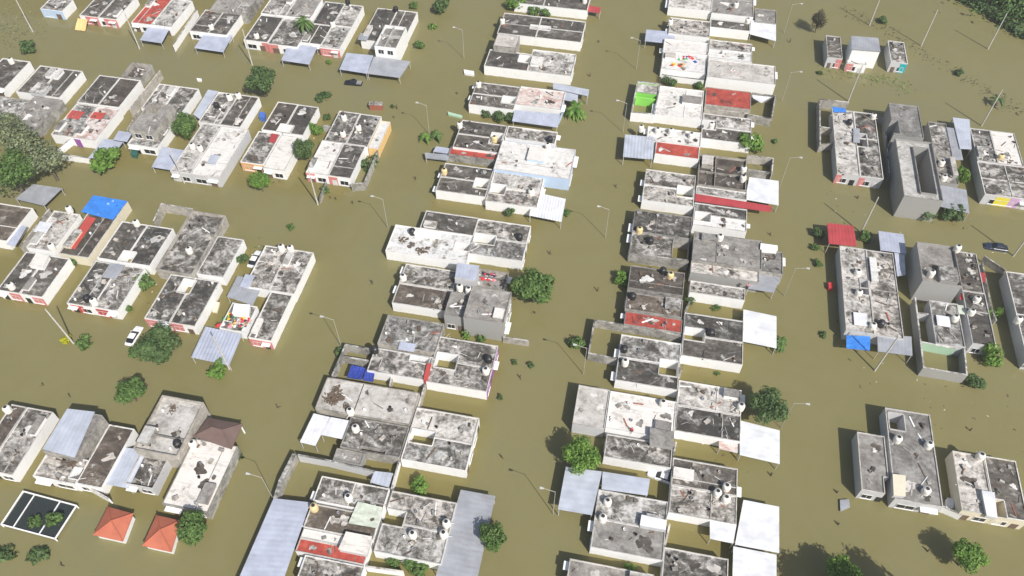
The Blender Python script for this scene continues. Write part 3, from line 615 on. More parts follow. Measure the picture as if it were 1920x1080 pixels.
house('worn red roofed house with a diagonal white plank', (1172,585,1280,598,1277,626,1171,607), h=2.2, roof='red', wall='bare_wall', fac='w', clutter=5, floor=.1)
gwall('long concrete wall around the empty flooded yard by the street', (1278,630,1218,617,1115,600,1104,662,1156,673), 1.9)
house('whitish stained pair beside the empty walled yard', (1166,627,1278,645,1270,731,1153,712), roof=('light','mid'), split='v', fac='w', hole=[(.68,.40,.98,.72)])
house('pair with a pale half and a black half by the ribbed carport', (1283,584,1394,603,1393,684,1279,667), roof=('mid','dark'), split='v', fac='e', hole=[(.02,.33,.36,.62)])
carport('ribbed pale carport left of a lone green plant on the street edge', (1394,580,1456,593,1456,653,1392,640), 2.3, 'sheet_white', 'u', pitch=.9)
house('plain whitish concrete annex jutting into the middle street', (1085,721,1143,731,1134,806,1074,793), h=2.6, roof='plaster', wall='palegrey', fac='w', clutter=1, op=False)
house('white roofed house where a person in red sits', (1142,731,1268,755,1264,822,1138,806), h=2.4, roof='white', fac='w', clutter=6, op=False)
house('mottled black and white house under the white roof', (1137,812,1262,836,1257,877,1133,857), roof='mid', fac='w', clutter=4)
simple_box('grey stair box at the back of the white roof', 'stair_box', 'stair box', (1220,803,1263,810,1262,838,1219,831), 2.0, 3.1, 'grey', None, 'roof_grey')
person('person in a red shirt sitting on the white roof', 1184,808,2.2,'cloth_red','cloth_dark', 2.6, True)
house('stained pair of houses left of the wide white carport', (1272,712,1391,733,1387,828,1267,808), roof=('light','mid'), split='v', fac='e', clutter=9)
carport('wide white carport with ribbed sheets below the round dark tree', (1387,788,1462,807,1462,870,1387,853), 2.3, 'sheet_white', 'u', pitch=.8)
carport('small white awning stained pink and black beside the wide white carport', (1348,822,1386,829,1386,850,1348,841), 1.9, 'roof_pink', posts=True, name='awning', cat='awning')
carport('pale blue ribbed carport under the bright green tree', (1061,875,1129,884,1110,966,1046,955), 2.3, 'sheet_lilac', 'u', pitch=.8)
carport('pale blue ribbed roof joined to the carport under the bright tree', (1130,884,1219,898,1214,929,1128,917), 2.5, 'sheet_lilac', 'u', pitch=.8)
house('pale grey pair with two white tanks by the blue carport', (1119,920,1254,938,1242,1050,1110,1027), roof=('light','grey'), split='v', fac='w', clutter=4)
simple_box('white shed box on the back of the pale grey pair', 'rooftop_shed', 'rooftop shed', (1204,966,1249,976,1247,993,1201,985), 2.0, 3.0, 'palegrey', None, 'sheet_white')
house('dark stained pair with two tanks at its right edge', (1262,857,1386,880,1378,981,1255,963), roof=('dark','mid'), split='v', fac='e', clutter=8, boxes=((.02,.32,.25,.6,.3,'roof_white'),))
carport('largest white carport at the lower right of the centre block', (1394,937,1461,950,1461,1037,1378,1021), 2.4, 'sheet_white', 'u', pitch=.8)
carport('small white awning joined to the largest white carport', (1331,975,1381,984,1375,1019,1331,1010), 2.3, 'sheet_white', 'u', pitch=.8, name='awning', cat='awning')
carport('white carport cut by the bottom edge of the centre block', (1375,1024,1456,1040,1456,1110,1373,1095), 2.2, 'sheet_white', 'u', pitch=.8)
house('grey roofed house cut by the bottom edge with a leafy plant', (1069,1050,1228,1075,1222,1118,1060,1100), roof='grey', fac='w', clutter=3)
house('stained grey house at the bottom edge left of the white carport', (1246,1024,1368,1050,1362,1112,1240,1092), roof='mid', fac='e', clutter=6)
for lb, x, y, z, k in (('white tank beside the white box of the dark stained pair',1345,925,2.05,'tank_white'),('upper of two white tanks at the right edge of the dark stained pair',1362,914,2.05,'tank_white'),('lower of two white tanks at the right edge of the dark stained pair',1361,936,2.05,'tank_white'),
  ('cream tank on the upper half of the pale grey pair',1139,942,2.05,'tank_white'),('cream tank on the lower half of the pale grey pair',1130,972,2.05,'tank_white'),('white tank at the street end of the stained pair',1389,763,2.05,'tank_white'),('large white tank on the corner of the white roof',1243,757,2.15,'tank_white'),
  ('black tank on the whitish pair beside the walled yard',1170,655,2.05,'tank_black'),('white tank on the near half beside the walled yard',1172,680,2.05,'tank_white'),('black tank beside the patio of the pale half',1333,624,2.05,'tank_black'),('big black tank on the brown stained house',1243,508,2.05,'tank_black'),('yellow tank right of the big black tank',1257,517,2.05,'tank_cream'),('black tank on the narrow dark house',1186,556,2.05,'tank_black'),
  ('white tank at the left of the tank crowded roof',1202,241,2.05,'tank_white'),('second white tank on the tank crowded roof',1233,246,2.05,'tank_white'),('tall white tank in the middle of the tank crowded roof',1258,247,2.05,'tank_white'),('white tank at the right of the tank crowded roof',1296,255,2.05,'tank_white'),('small white tank on the grey pair below the red patio',1334,236,2.05,'tank_white'),
  ('white tank by the rusty brown patio',1394,318,1.5,'tank_white'),('white tank below the first by the rusty patio',1393,335,1.5,'tank_white'),('cream tank at the street edge of the grey pair',1199,432,2.05,'tank_cream'),('black tank lying on the near half of the grey pair',1219,452,2.05,'tank_black'),('white tank on the sprawling grey house',1350,446,2.95,'tank_white'),('small white tank on the top grey roofed house',1380,10,2.05,'tank_white'),('white tank on the narrow dark roof at the top',1402,40,2.05,'tank_white'),('white tank on the cluttered grey house near the top',1257,42,2.05,'tank_white')):
    tank(lb, x, y, z, k)
simple_box('long white plank lying across the worn red roof','plank','plank',(1203,604,1224,597,1224,599,1205,606),2.0,2.12,'white')
# ================================================================ MIDDLE BLOCK
house('grey roofed house at the top edge left of the red awning', (968,-26,1108,-10,1101,20,971,6), roof='dark', split='u', fac='e', at=.4, clutter=4)
carport('small flat red awning on the street near the top edge', (1102,10,1127,14,1125,25,1101,21), 1.8, 'sheet_red')
house('dark twin house with white back walls near the top', (947,24,1098,40,1090,80,931,61), roof='dark', split='u', fac='e', clutter=4, div=[('v',.5)], at=.46, hole=[(.36,.42,.60,.60)])
house('tall block walled addition with a pale flat roof', (930,63,973,68,969,90,928,86), h=3.6, roof='plaster', wall='bare_wall', fac='s', clutter=1, op=False, floor=.05)
house('dark roofed house left of the whitish stained house', (921,93,999,101,988,133,905,123), roof='dark', fac='w', clutter=4, hole=[(.72,.1,.98,.5)])
house('whitish stained house with white clutter on the roof', (999,91,1081,103,1070,143,988,133), roof='light', fac='e', clutter=8, boxes=((.05,.3,.25,.6,.35,'roof_white'),))
house('grey pair left of the patchwork roof with pink paint', (893,152,977,163,961,206,880,195), roof='dark', split='v', fac='w', hole=[(.68,.45,.98,.75)])
house('house with a patchwork roof of pink white and green', (977,161,1060,172,1052,206,966,195), roof='pink', fac='e', clutter=6, panels=[(.0,.5,'paleblue')])
carport('ribbed grey sheet roof below the patchwork pink roof', (965,206,1050,214,1046,239,960,227), 2.4, 'sheet_blue', 'v', tilt=(.2,.2,-.2,-.2))
carport('pale blue carport pointing into the street by the banana plants', (1037,155,1105,168,1103,180,1037,166), 2.2, 'sheet_lilac')
carport('short pale awning between the patchwork roof and banana plants', (1059,172,1084,178,1082,192,1057,187), 2.0, 'sheet_lilac', name='awning', cat='awning')
gwall('pale blue yard wall right of the patchwork roof', (1058,198,1048,222), 1.5, 'paleblue')
house('dark cluttered pair above the narrow red patio', (868,224,953,236,933,287,848,275), roof='dark', split='v', fac='w', clutter=9, hole=[(.72,.3,.97,.7)])
house('narrow red patio house between the canopies and the big white roof', (845,274,932,287,929,301,842,288), h=1.9, roof='red', wall='bare_wall', fac='w', clutter=1, op=False, floor=.12)
carport('upper grey sheet canopy left of the narrow red patio', (818,274,843,278,841,288,812,284), 1.8, 'sheet_blue', name='canopy', cat='canopy')
carport('lower dark grey sheet canopy left of the narrow red patio', (796,286,842,290,841,301,798,296), 1.5, 'sheet_grey', name='canopy', cat='canopy')
house('stained house behind the big white roofed house', (954,236,1046,247,1040,270,946,258), roof='mid', fac='e', clutter=8)
house('big white roofed house with a raised box', (942,262,1079,281,1068,338,926,315), h=2.9, roof='white', wall='paleblue', fac='e', clutter=6, boxes=((.40,.62,.40,.80,.5,'roof_white'),), floor=.1)
house('dark pair with a plain white back wall by the narrow street', (836,305,926,317,910,368,815,357), roof='dark', split='v', fac='w', hole=[(.70,.38,.98,.72)])
house('mottled pale pair beside the square white carport', (926,320,1021,333,1006,389,911,377), roof=('light','mid'), split='v', fac='e', hole=[(.02,.42,.32,.72)])
carport('square white carport on posts in the middle street', (1002,360,1061,373,1053,416,992,404), 2.3, 'sheet_white', pitch=.5, amp=.02)
house('dark roof behind the white terrace with two dirt heaps', (798,394,897,408,888,441,788,428), roof='dark', fac='w', clutter=5, op=False)
house('white terrace house with two round dirt heaps', (741,421,888,442,876,492,723,471), roof='white', fac='w', clutter=3, hole=[(.80,.3,.99,.58)], div=None)
simple_box('long white rooftop tank like parapet behind the dirt heaps', 'parapet', 'parapet', (778,432,826,437,826,443,777,438), 2.0, 2.9, 'white')
house('mottled pair with a shared patio above the leafy round tree', (897,409,994,424,981,489,877,476), roof=('mid','light'), split='v', fac='e', hole=[(.02,.42,.42,.68)])
for lb, x, y, w in (('round brown dirt heap on the left of the white terrace',753,450,13),('brown dirt heap at the front of the white terrace',793,470,14)):
    p = P(x, y, 2.06); m = MB(); leaves(m, (p.x, p.y, 2.02), w*.09, 260, .22, 'wood', .8, .1, 9, int(x)); m.v = [(a, b, 2.04+max(0.0, c-2.02)*.25) for a, b, c in m.v]; tag(m.build('dirt_heap', None, (p.x, p.y, 2.02)), lb, 'dirt heap')
house('grey pair left of the tall blue roofed room', (760,494,861,509,836,583,736,567), roof=('mid','brown'), split='v', fac='w', clutter=6)
house('tall room under a small blue sheet roof', (859,496,898,501,890,527,854,521), h=4.3, roof='grey', wall='palegrey', fac='s', clutter=0, floor=.02, op=False)
carport('small blue sheet roof on top of the tall room', (857,493,899,498,892,526,853,520), 4.45, 'sheet_blue', posts=False, name='sheet_roof', cat='sheet roof')
house('open grey rooftop yard with red bundles beside the round tree', (895,503,954,511,945,543,887,536), h=2.4, roof='grey', wall='bare_wall', fac='e', clutter=5, floor=.6)
cloth_pile('red and white bundles on the grey rooftop yard', 911,517,1.85, 3.4,1.6, ['cloth_red','cloth_red','cloth_white','cloth_pink','cloth_dark'], 16)
house('two storey concrete house with a brownish roof beside the round tree', (886,538,961,546,943,607,868,594), h=4.8, roof='grey', wall='grey', fac='e', clutter=3)
house('unfinished lower wing of the two storey concrete house', (846,546,885,551,870,599,833,587), h=3.7, roof='grey', wall='grey', fac='s', clutter=3, floor=.5)
gwall('pale garden wall reaching into the street below the round tree', (943,632,991,639), 1.4, 'bare_wall')
house('rubble strewn roof above the blue tarpaulins', (726,590,832,607,818,659,708,647), h=2.5, roof='light', wall='bare_wall', fac='w', clutter=12, div=[('v',.45)])
house('dark grey house right of the blue tarpaulins', (704,652,815,669,797,712,687,694), roof='mid', fac='w', clutter=5, hole=[(.62,.05,.95,.30)])
gwall('concrete wall along the flooded yard with blue tarpaulins', (703,656,648,646,623,704), 1.9)
gwall('cross wall in the flooded yard above the blue tarpaulins', (640,668,690,676), 1.9)
tarp('larger navy blue tarpaulin slung over the flooded yard', (659,684,686,690,677,712,650,708), 1.8, 'tarp_navy')
tarp('smaller navy blue tarpaulin right of the larger one', (686,693,703,694,700,716,680,713), 1.8, 'tarp_navy')
house('mottled pair with a purple front wall', (825,631,935,648,912,733,798,717), roof=('mid','mid'), split='v', fac='e', hole=[(.04,.34,.40,.66)], panels=[(.0,1,'purple')])
simple_box('bright red strip of wall left of the mottled pair', 'boundary_wall', 'wall', (801,682,809,684,801,714,794,712), -.5, 2.45, 'red')
house('widest concrete roof with a dark oil stain', (612,706,787,737,768,795,592,766), h=2.5, roof='plaster', wall='bare_wall', fac='w', clutter=9, op=False, floor=.05)
p = P(628, 742, 2.47); m = MB(); leaves(m, (p.x, p.y, 2.42), 1.7, 300, .16, 'wood', .8, .1, 9, 5); m.v = [(a, b, 2.46+max(0.0, c-2.42)*.08) for a, b, c in m.v]; tag(m.build('dirt_heap', None, (p.x, p.y, 2.42)), 'dark burnt patch of dirt on the widest concrete roof', 'dirt heap')
house('dark grey house under the widest concrete roof with tanks', (656,781,768,800,748,859,640,837), h=2.4, roof='mid', wall='bare_wall', fac='w', clutter=9, op=False, hole=[(.33,.86,.75,.99)])
carport('white sheet roof overhanging the water at the left of the tanks', (588,775,619,782,591,836,562,829), 2.4, 'sheet_white')
carport('white sheet roof between the two tanks and the flooded corner', (620,782,658,789,645,824,601,815), 2.45, 'sheet_white')
house('pinkish grey porch roof below the flooded corner', (629,840,682,849,677,872,627,862), h=2.2, roof='grey', wall='grey', fac='w', clutter=1, op=False)
house('mottled white pair below the widest concrete roof', (783,763,899,784,873,883,750,861), roof='light', split='v', fac='e', hole=[(.03,.40,.40,.66)], clutter=4)
gwall('thick double wall around the flooded yard above the big blue carport', (552,851,527,900,517,931), 2.0, 'bare_wall', .5)
gwall('grey wall along the top of the flooded yard above the blue carport', (558,853,610,862,702,884), 2.0, 'palegrey')
carport('small flat blue sheet roof above the grey pair with yellow tank', (702,883,737,887,729,914,694,904), 2.3, 'sheet_lilac', amp=.01)
house('grey roofed house with a white tank in the middle block bottom', (606,891,730,918,716,962,585,938), roof='mid', fac='w', clutter=6, div=[('u',.5)])
house('dark brown roofed house with the yellow tank', (585,945,716,967,697,1010,567,990), roof='brown', fac='w', clutter=2)
tarp('pale greenish tarpaulin covering part of the brown roof', (671,940,717,951,707,990,653,981), 2.5, 'tarp_pale', sag=.1)
house('white and red roofed house beside the big blue carport', (567,992,697,1013,682,1060,556,1033), h=2.1, roof=('white','red'), split='v', at=.42, fac='w', clutter=2, op=False, floor=.1)
simple_box('large white box on the red roof', 'rooftop_room', 'rooftop room', (650,998,696,1007,687,1040,636,1030), 1.9, 2.9, 'palegrey', None, 'roof_white')
house('grey house cut by the bottom edge below the red roof', (570,1040,682,1062,670,1110,556,1092), roof='mid', fac='w', clutter=9)
carport('long blue ribbed carport at the bottom left of the middle block', (513,934,582,942,520,1120,432,1120), 2.3, 'sheet_blue', 'u', pitch=.7)
house('stained pair with three tanks beside the long grey carport', (732,919,857,943,826,1058,704,1034), roof=('mid','light'), split='v', fac='e', clutter=8, hole=[(.0,.30,.30,.55)])
carport('long grey ribbed carport right of the three tanks', (864,918,929,930,893,1095,817,1080), 2.3, 'sheet_grey', 'u', pitch=.7)
gwall('white wall along the flooded yard at the bottom of the middle block', (686,1062,755,1072), 1.6, 'white')
for lb, x, y, z, k in (('upper white tank on the widest concrete roof',657,772,2.25,'tank_white'),('lower white tank beside the white sheet roof',667,804,2.15,'tank_white'),('white tank on the grey roof at the bottom of the middle block',654,934,2.05,'tank_white'),('yellow tank at the corner of the dark brown roof',589,952,2.05,'tank_cream'),
  ('left tank of three on the stained pair',774,1003,2.05,'tank_white'),('upper right tank of three on the stained pair',837,982,2.05,'tank_white'),('lower right tank of three on the stained pair',832,1002,2.05,'tank_white'),('black tank on the dark house right of the tarpaulins',703,656,2.25,'tank_black'),('white tank at the far corner of the mottled purple fronted pair',911,696,2.05,'tank_white'),('black tank above the white one of the purple fronted pair',916,674,2.05,'tank_black'),
  ('white tank on the two storey concrete house edge',879,545,3.4,'tank_white'),('white tank on the lower wing beside the tall blue roofed room',862,540,3.3,'tank_white'),('white tank at the street corner of the grey pair',756,521,2.05,'tank_white'),('black tank on the mottled pair near the round tree',974,445,2.05,'tank_black'),('cream tank at the end of the dark pair',833,322,2.05,'tank_cream'),('white tank at the end of the mottled pale pair',996,361,2.05,'tank_white'),
  ('white tank on the big white roof',1027,275,2.7,'tank_white'),('black tank on the stained house behind the big white roof',1031,262,2.05,'tank_black'),('white tank on the dark cluttered pair',862,235,2.05,'tank_white'),('yellow tank on the dark cluttered pair',927,261,2.05,'tank_cream'),('white tank at the street end of the grey pair by the patchwork roof',897,159,2.05,'tank_white'),('cream tank at the street end of the dark twin house',942,40,2.05,'tank_white'),('black tank behind the dirt heap terrace',773,435,2.05,'tank_black'),('white tank at the top edge of the middle block',1096,2,2.05,'tank_white')):
    tank(lb, x, y, z, k)
# ================================================================ RIGHT BLOCK
house('small house with a black roof at the upper right', (1548,66,1573,68,1583,108,1553,109), h=2.7, roof='dark', wall='palegrey', fac='s', clutter=2, panels=[(.62,1,'pink')])
house('two storey white house under a grey blue sheet roof', (1597,69,1646,73,1650,97,1598,92), h=4.2, roof='grey', wall='white', fac='s', clutter=0, floor=.03, op=False)
carport('grey blue sheet roof on the two storey white house', (1596,67,1647,71,1651,97,1597,92), 4.35, 'sheet_grey', posts=False, name='sheet_roof', cat='sheet roof')
house('low white front porch of the two storey white house', (1589,112,1626,117,1624,122,1588,117), h=2.2, roof='white', wall='white', fac='s', clutter=1, panels=[(.0,.35,'pink')])
house('small cluttered house with a teal front corner', (1664,76,1690,79,1706,114,1672,122), h=2.5, roof='mid', wall='palegrey', fac='s', clutter=6, panels=[(.6,1,'teal')])
gwall('concrete wall around the flooded yard of the right block', (1592,192,1537,186,1538,270), 2.2, 'bare_wall')
gwall('stepped cross wall inside the flooded yard of the right block', (1540,238,1562,241), 1.8, 'bare_wall')
gwall('lower end wall of the flooded yard in the right block', (1538,271,1563,268), 1.8, 'bare_wall')
house('stained pair with a pink and white front in the right block', (1563,206,1641,212,1656,334,1567,326), h=2.5, roof=('light','mid'), wall='palegrey', split='u', fac='s', clutter=12, hole=[(.50,.35,.74,.55)], panels=[(.0,.25,'pink')], div=[('v',.58)])
tarp('small bright blue tarpaulin at the back of the stained right pair', (1561,200,1585,203,1587,211,1563,210), 2.6, 'tarp_blue', sag=.05)
house('upper block of the tall unfinished concrete house', (1661,192,1723,199,1731,256,1682,256), h=4.6, roof='grey', wall='grey', fac='s', clutter=2, op=False, hole=[(.0,.55,.22,.95)])
house('tall unfinished concrete house with an open roof slot', (1684,260,1749,267,1767,374,1690,370), h=5.2, roof='plaster', wall='grey', fac='s', clutter=1, op=False, floor=.5, hole=[(.46,.12,.86,.90)])
house('narrow grey house right of the tall unfinished house', (1734,226,1776,233,1795,342,1769,346), h=2.4, roof='mid', wall='grey', fac='s', clutter=7, div=[('v',.45)], op=False)
carport('long narrow sheet strip right of the narrow grey house', (1771,238,1794,241,1806,300,1786,300), 2.3, 'sheet_grey', posts=False, name='sheet_roof', cat='sheet roof')
carport('grey ribbed carport above two dark bushes', (1765,347,1812,356,1818,400,1758,386), 2.3, 'sheet_grey', pitch=.7)
carport('hanging lilac sheet awning at the right of the tall house', (1786,220,1818,224,1822,280,1800,279), 2.5, 'sheet_lilac', name='awning', cat='awning')
house('sprawling house with a bright white sheet roof at the far right', (1820,241,1903,249,1918,310,1833,303), h=2.5, roof=('mid','white'), wall='palegrey', split='u', fac='s', clutter=8, op=False, at=.45)
house('stained house with a yellow and pink front at the far right', (1834,304,1950,315,1962,378,1846,364), h=2.5, roof='mid', wall='palegrey', fac='s', clutter=12, panels=[(.2,.42,'yellow'),(.42,.58,'lilac')], div=[('u',.45),('v',.5)])
carport('flat bright red sheet roof beside the right street', (1551,418,1600,423,1607,462,1554,457), 2.5, 'sheet_red', amp=.015)
carport('pale blue sheet roof above the cluttered right pair', (1647,433,1694,439,1700,476,1651,469), 2.6, 'sheet_blue')
house('cluttered pair above the bright blue tarpaulin', (1573,464,1673,471,1696,631,1588,624), h=2.5, roof=('light','mid'), wall='palegrey', split='u', fac='s', clutter=14, div=[('v',.52)], op=False, hole=[(.33,.38,.47,.56)])
tarp('faded blue tarpaulin hanging in the alley beside the cluttered pair', (1677,474,1696,476,1698,516,1682,518), 2.4, 'tarp_pale' if False else 'sheet_lilac', sag=.3)
tarp('bright blue tarpaulin over the front yard of the cluttered pair', (1587,628,1632,631,1631,657,1587,653), 2.0, 'tarp_blue', sag=.1)
carport('grey sheet carport right of the bright blue tarpaulin', (1645,626,1709,631,1711,667,1646,659), 2.2, 'sheet_grey')
house('two storey grey house with a dark roof shadow in the right block', (1716,453,1786,461,1809,541,1733,522), h=5.2, roof='grey', wall='grey', fac='s', clutter=2, op=False, boxes=((.45,.9,.05,.40,.35,'roof_light'),), floor=.5)
house('pale roofed house below the two storey grey house', (1746,564,1797,569,1808,646,1752,648), h=2.4, roof='light', wall='palegrey', fac='s', clutter=8, op=False)
gwall('long side wall of the flooded yard below the two storey grey house', (1716,558,1732,689,1813,703,1808,650), 2.2, 'grey')
gwall('short cross wall in the flooded yard of the right block', (1718,586,1740,589), 2.0, 'palegrey')
gwall('second cross wall with green panels at the yard bottom', (1727,641,1752,646,1792,654), 2.0, 'palegreen')
house('long narrow house with a black roof beside the parked dark car', (1797,471,1836,476,1863,652,1815,641), h=2.5, roof=('dark','dark'), wall='palegrey', split='v', fac='s', clutter=9, at=.45)
gwall('narrow garden wall along the right side of the long black roof', (1842,492,1858,575,1868,600), 1.6, 'bare_wall')
house('grey house cut by the right edge below the dark car', (1887,509,1990,522,2030,690,1926,673), h=2.7, roof='mid', wall='palegrey', fac='s', clutter=6, div=[('v',.5)])
house('small left house with a brown roof at the lower right', (1608,810,1660,818,1668,927,1615,918), h=2.6, roof='grey', wall='palegrey', fac='s', clutter=3, hole=[(.82,.72,1.0,1.0)])
house('larger concrete house with an open shaft at the lower right', (1660,763,1744,778,1769,951,1678,935), h=2.7, roof='grey', wall='palegrey', fac='s', clutter=7, hole=[(.06,.05,.40,.24)])
simple_box('cream stair box at the front of the larger concrete house', 'stair_box', 'stair box', (1674,890,1697,893,1697,930,1676,928), 2.3, 3.2, 'palegrey', None, 'cream')
house('pale and black roofed pair at the lower right edge', (1787,844,1908,866,1925,976,1803,958), h=2.6, roof=('light','dark'), wall='cream', split='u', fac='s', clutter=6, at=.5, hole=[(.52,.72,.68,.99)])
simple_box('white sheet box on the lower right pair', 'stair_box', 'stair box', (1841,921,1864,925,1869,970,1850,966), 2.2, 3.0, 'palegrey', None, 'sheet_white')
simple_box('white chest freezer standing between the lower right houses', 'freezer', 'freezer', (1776,934,1789,936,1787,953,1774,951), -.4, .7, 'cloth_white')
for lb, x, y, z, k in (('white tank on the wall between the lower right houses',1683,824,2.4,'tank_white'),('white tank at the back of the pale and black pair',1838,856,2.4,'tank_white'),('small white tank at the right edge of the larger concrete house',1741,835,2.4,'tank_white'),('lower white tank at the right of the larger concrete house',1736,921,2.4,'tank_white'),('tilted white tank on the two storey grey house',1795,466,4.8,'tank_white'),('white tank at the front of the two storey grey house roof',1746,513,4.8,'tank_white'),
  ('grey tank at the top of the stained pink fronted pair',1637,219,2.2,'tank_white'),('black tank on the stained pink fronted pair',1592,230,2.2,'tank_black'),('black tank at the front of the cluttered pair',1652,607,2.2,'tank_black'),('white tank at the front of the cluttered pair',1636,612,2.2,'tank_white'),('upper white tank on the left half of the cluttered pair',1608,512,2.2,'tank_white'),('lower white tank on the left half of the cluttered pair',1610,550,2.2,'tank_white'),('upper white tank on the long black roof',1831,562,2.2,'tank_white'),('lower white tank on the long black roof',1821,586,2.2,'tank_white'),('white tank on the pale roof in the right block',1790,597,2.1,'tank_white'),('white tank on the narrow grey house',1765,307,2.1,'tank_white'),('second white tank on the narrow grey house',1769,335,2.1,'tank_white'),('yellow green tank on the far right white roof',1876,295,2.2,'tank_cream'),('white tank on the far right house cut by the edge',1909,600,2.4,'tank_white')):
    tank(lb, x, y, z, k)
# ================================================================ LEFT ROWS
# top row
house('small detached house with a pale blue front at the top left', (98,-9,136,3,113,21,77,15), roof='mid', wall='white', fac='s', panels=[(0,1,'paleblue')], clutter=2)
house('pair with dark roofs and a coral front near the top left', (192,-18,250,-4,219,39,150,26), roof=('dark','dark'), split='u', fac='s', panels=[(.3,1,'pink')])
tarp('yellow sloping awning in front of the coral pair', (146,34,164,37,160,58,140,56), 1.6, 'yellowish', zs=(1.9,1.9,.3,.3))
house('pair with one red roof half behind the first blue carport', (287,-10,356,4,322,52,249,41), roof=('red','light'), split='u', fac='s', clutter=6)
carport('first blue sheet carport from the left in the top row', (280,46,321,48,303,81,262,75), 2.1, 'sheet_blue')
gwall('long pale garden wall right of the first blue carport', (369,18,325,84), 1.7, 'white')
house('dark roofed pair behind the second blue carport', (388,17,453,26,424,66,352,56), roof='dark', split='u', fac='s', clutter=5)
carport('second blue sheet carport from the left in the top row', (384,60,436,66,419,98,364,90), 2.1, 'sheet_blue', tilt=(.1,.1,-.1,-.1))
house('grey roofs behind the dark pair at the top edge', (424,-24,492,-12,457,27,393,17), h=2.6, roof='grey', wall='bare_wall', split='u', fac='s', clutter=5, op=False)
house('dark roofed house with a pink and white front', (492,27,534,34,497,82,456,72), roof='dark', fac='s', panels=[(.75,1,'pink')], clutter=3)
house('grey roofed house left of the third blue carport', (536,33,588,40,555,89,499,80), roof='mid', fac='s', panels=[(0,.35,'pink')], clutter=3)
house('stained roofs cut by the top edge above the palm tree', (512,-14,600,-2,585,36,492,24), h=2.6, roof=('mid','grey'), split='u', fac='s', clutter=7, op=False)
house('house with a dark roof left of the coral fronted house', (612,2,650,8,598,84,562,78), roof=('mid','dark'), split='v', fac='s', clutter=5, at=.55)
house('coral fronted house with a long white side wall', (651,6,683,13,632,94,597,85), roof=('mid','light'), split='v', fac='s', clutter=5, at=.5, panels=[(0,1,'pink')])
carport('third blue sheet carport from the left in the top row', (541,82,595,88,580,121,527,113), 2.1, 'sheet_blue', tilt=(.1,.1,-.1,-.1))
house('dark roofed pair behind the white two storey house', (715,14,784,24,752,84,670,72), roof='dark', split='u', fac='s', clutter=6, op=False)
house('unpainted white two storey house with window openings', (722,46,761,50,742,91,702,84), h=4.6, roof='grey', wall='white', fac='s', clutter=3, floor=.8, div=[('v',.55),('u',.45)])
carport('wide blue carport left half in front of the two storey house', (650,99,700,104,688,138,636,130), 2.1, 'sheet_blue', tilt=(.1,.1,-.1,-.1))
carport('wide blue carport right half beside the dark pickup', (701,106,770,115,750,146,688,138), 2.1, 'sheet_grey', tilt=(.1,.1,-.1,-.1))
# second row
house('white walled house at the left edge of the second row', (8,108,56,116,6,167,-46,157), roof='dark', split=None, fac='s', clutter=4)
house('dark roofed pair with a long white side wall at the left edge', (80,122,153,134,110,184,27,170), roof='dark', split='u', fac='n', clutter=3, op=False, boxes=())
simple_box('pale box on the dark roofed pair at the left edge','rooftop_room','rooftop room',(72,155,95,158,80,176,55,172),2.0,2.9,'palegrey',None,'roof_light')
house('grey stained roof between the big tree and the dark pair', (68,178,116,190,68,243,18,230), roof='grey', wall='bare_wall', fac='s', clutter=6)
house('pale rubble roof half hidden by the big grey tree', (-20,180,62,186,20,228,-60,222), roof='light', wall='bare_wall', fac='s', clutter=7)
house('pair with dark roofs and a planted back yard in the second row', (186,140,263,151,222,203,146,190), roof=('dark','brown'), split='u', fac='s', clutter=7, op=False)
house('walled brown back yard with orange rubble', (247,115,284,122,263,149,230,140), h=2.0, roof='brown', wall='bare_wall', fac='s', clutter=9, floor=1.2, op=False, name='yard', cat='yard')
gwall('long grey concrete wall beside the orange rubble yard', (300,132,243,204), 2.0, 'bare_wall')
house('house with red tiles on a pale roof in the second row', (143,192,222,205,180,263,97,252), roof=('light','pink'), split='u', fac='s', clutter=8, op=False)
for lb, q in (('left patch of red tiles on the pale roof',(133,206,160,210,147,224,124,220)),('right patch of red tiles on the pale roof',(172,209,199,212,190,224,163,220))):
    carport(lb, q, 2.2, 'tile_red', posts=False, name='tile_patch', cat='tile patch', amp=.04, pitch=.4)
simple_box('purple painted wall of the white yard','patio_wall','wall',(131,257,150,262,150,264,131,259),-.6,1.8,'purple')
gwall('white front wall of the flooded yard beside the big tree', (135,258,100,287,165,296), 1.5, 'white')
carport('grey blue carport above the round bush in the second row', (195,260,232,265,205,299,165,296), 2.1, 'sheet_blue')
house('grey stained pair behind the two storey concrete block', (299,157,371,166,342,212,263,204), roof='mid', split='u', fac='s', clutter=7, op=False)
house('two storey concrete block house beside the tall green tree', (284,192,323,199,290,252,240,240), h=4.4, roof='grey', wall='bare_wall', fac='s', clutter=2, hole=[(.15,.05,.55,.35)])
house('white walled house below the two storey concrete block', (263,238,330,232,290,278,238,268), h=2.2, roof='light', fac='s', clutter=3)
carport('tall blue sheet roof left of the dark roof with white tubs', (390,168,409,171,374,223,362,214), 2.4, 'sheet_lilac')
house('dark roofed pair with white tubs in the second row', (411,171,485,183,449,241,372,226), roof=('mid','dark'), split='u', fac='s', clutter=10, op=False, boxes=())
house('whitewashed grey house with a wide open front porch', (368,226,463,246,411,335,334,322), h=2.4, roof=('light','white'), wall='palegrey', split='u', fac='s', clutter=4, at=.42)
carport('grey blue carport left of the whitewashed porch', (305,275,367,285,342,323,284,313), 2.1, 'sheet_blue', tilt=(.1,.1,-.1,-.1))
house('brown roofed pair above the bright white roof', (522,190,598,201,566,254,490,242), roof=('brown','dark'), split='u', fac='s', clutter=3, op=False, hole=[(.36,.72,.68,.99)])
house('house with a sooty roof and an orange front', (486,244,523,252,495,311,451,301), roof='mid', fac='s', clutter=2, panels=[(0,1,'orange')])
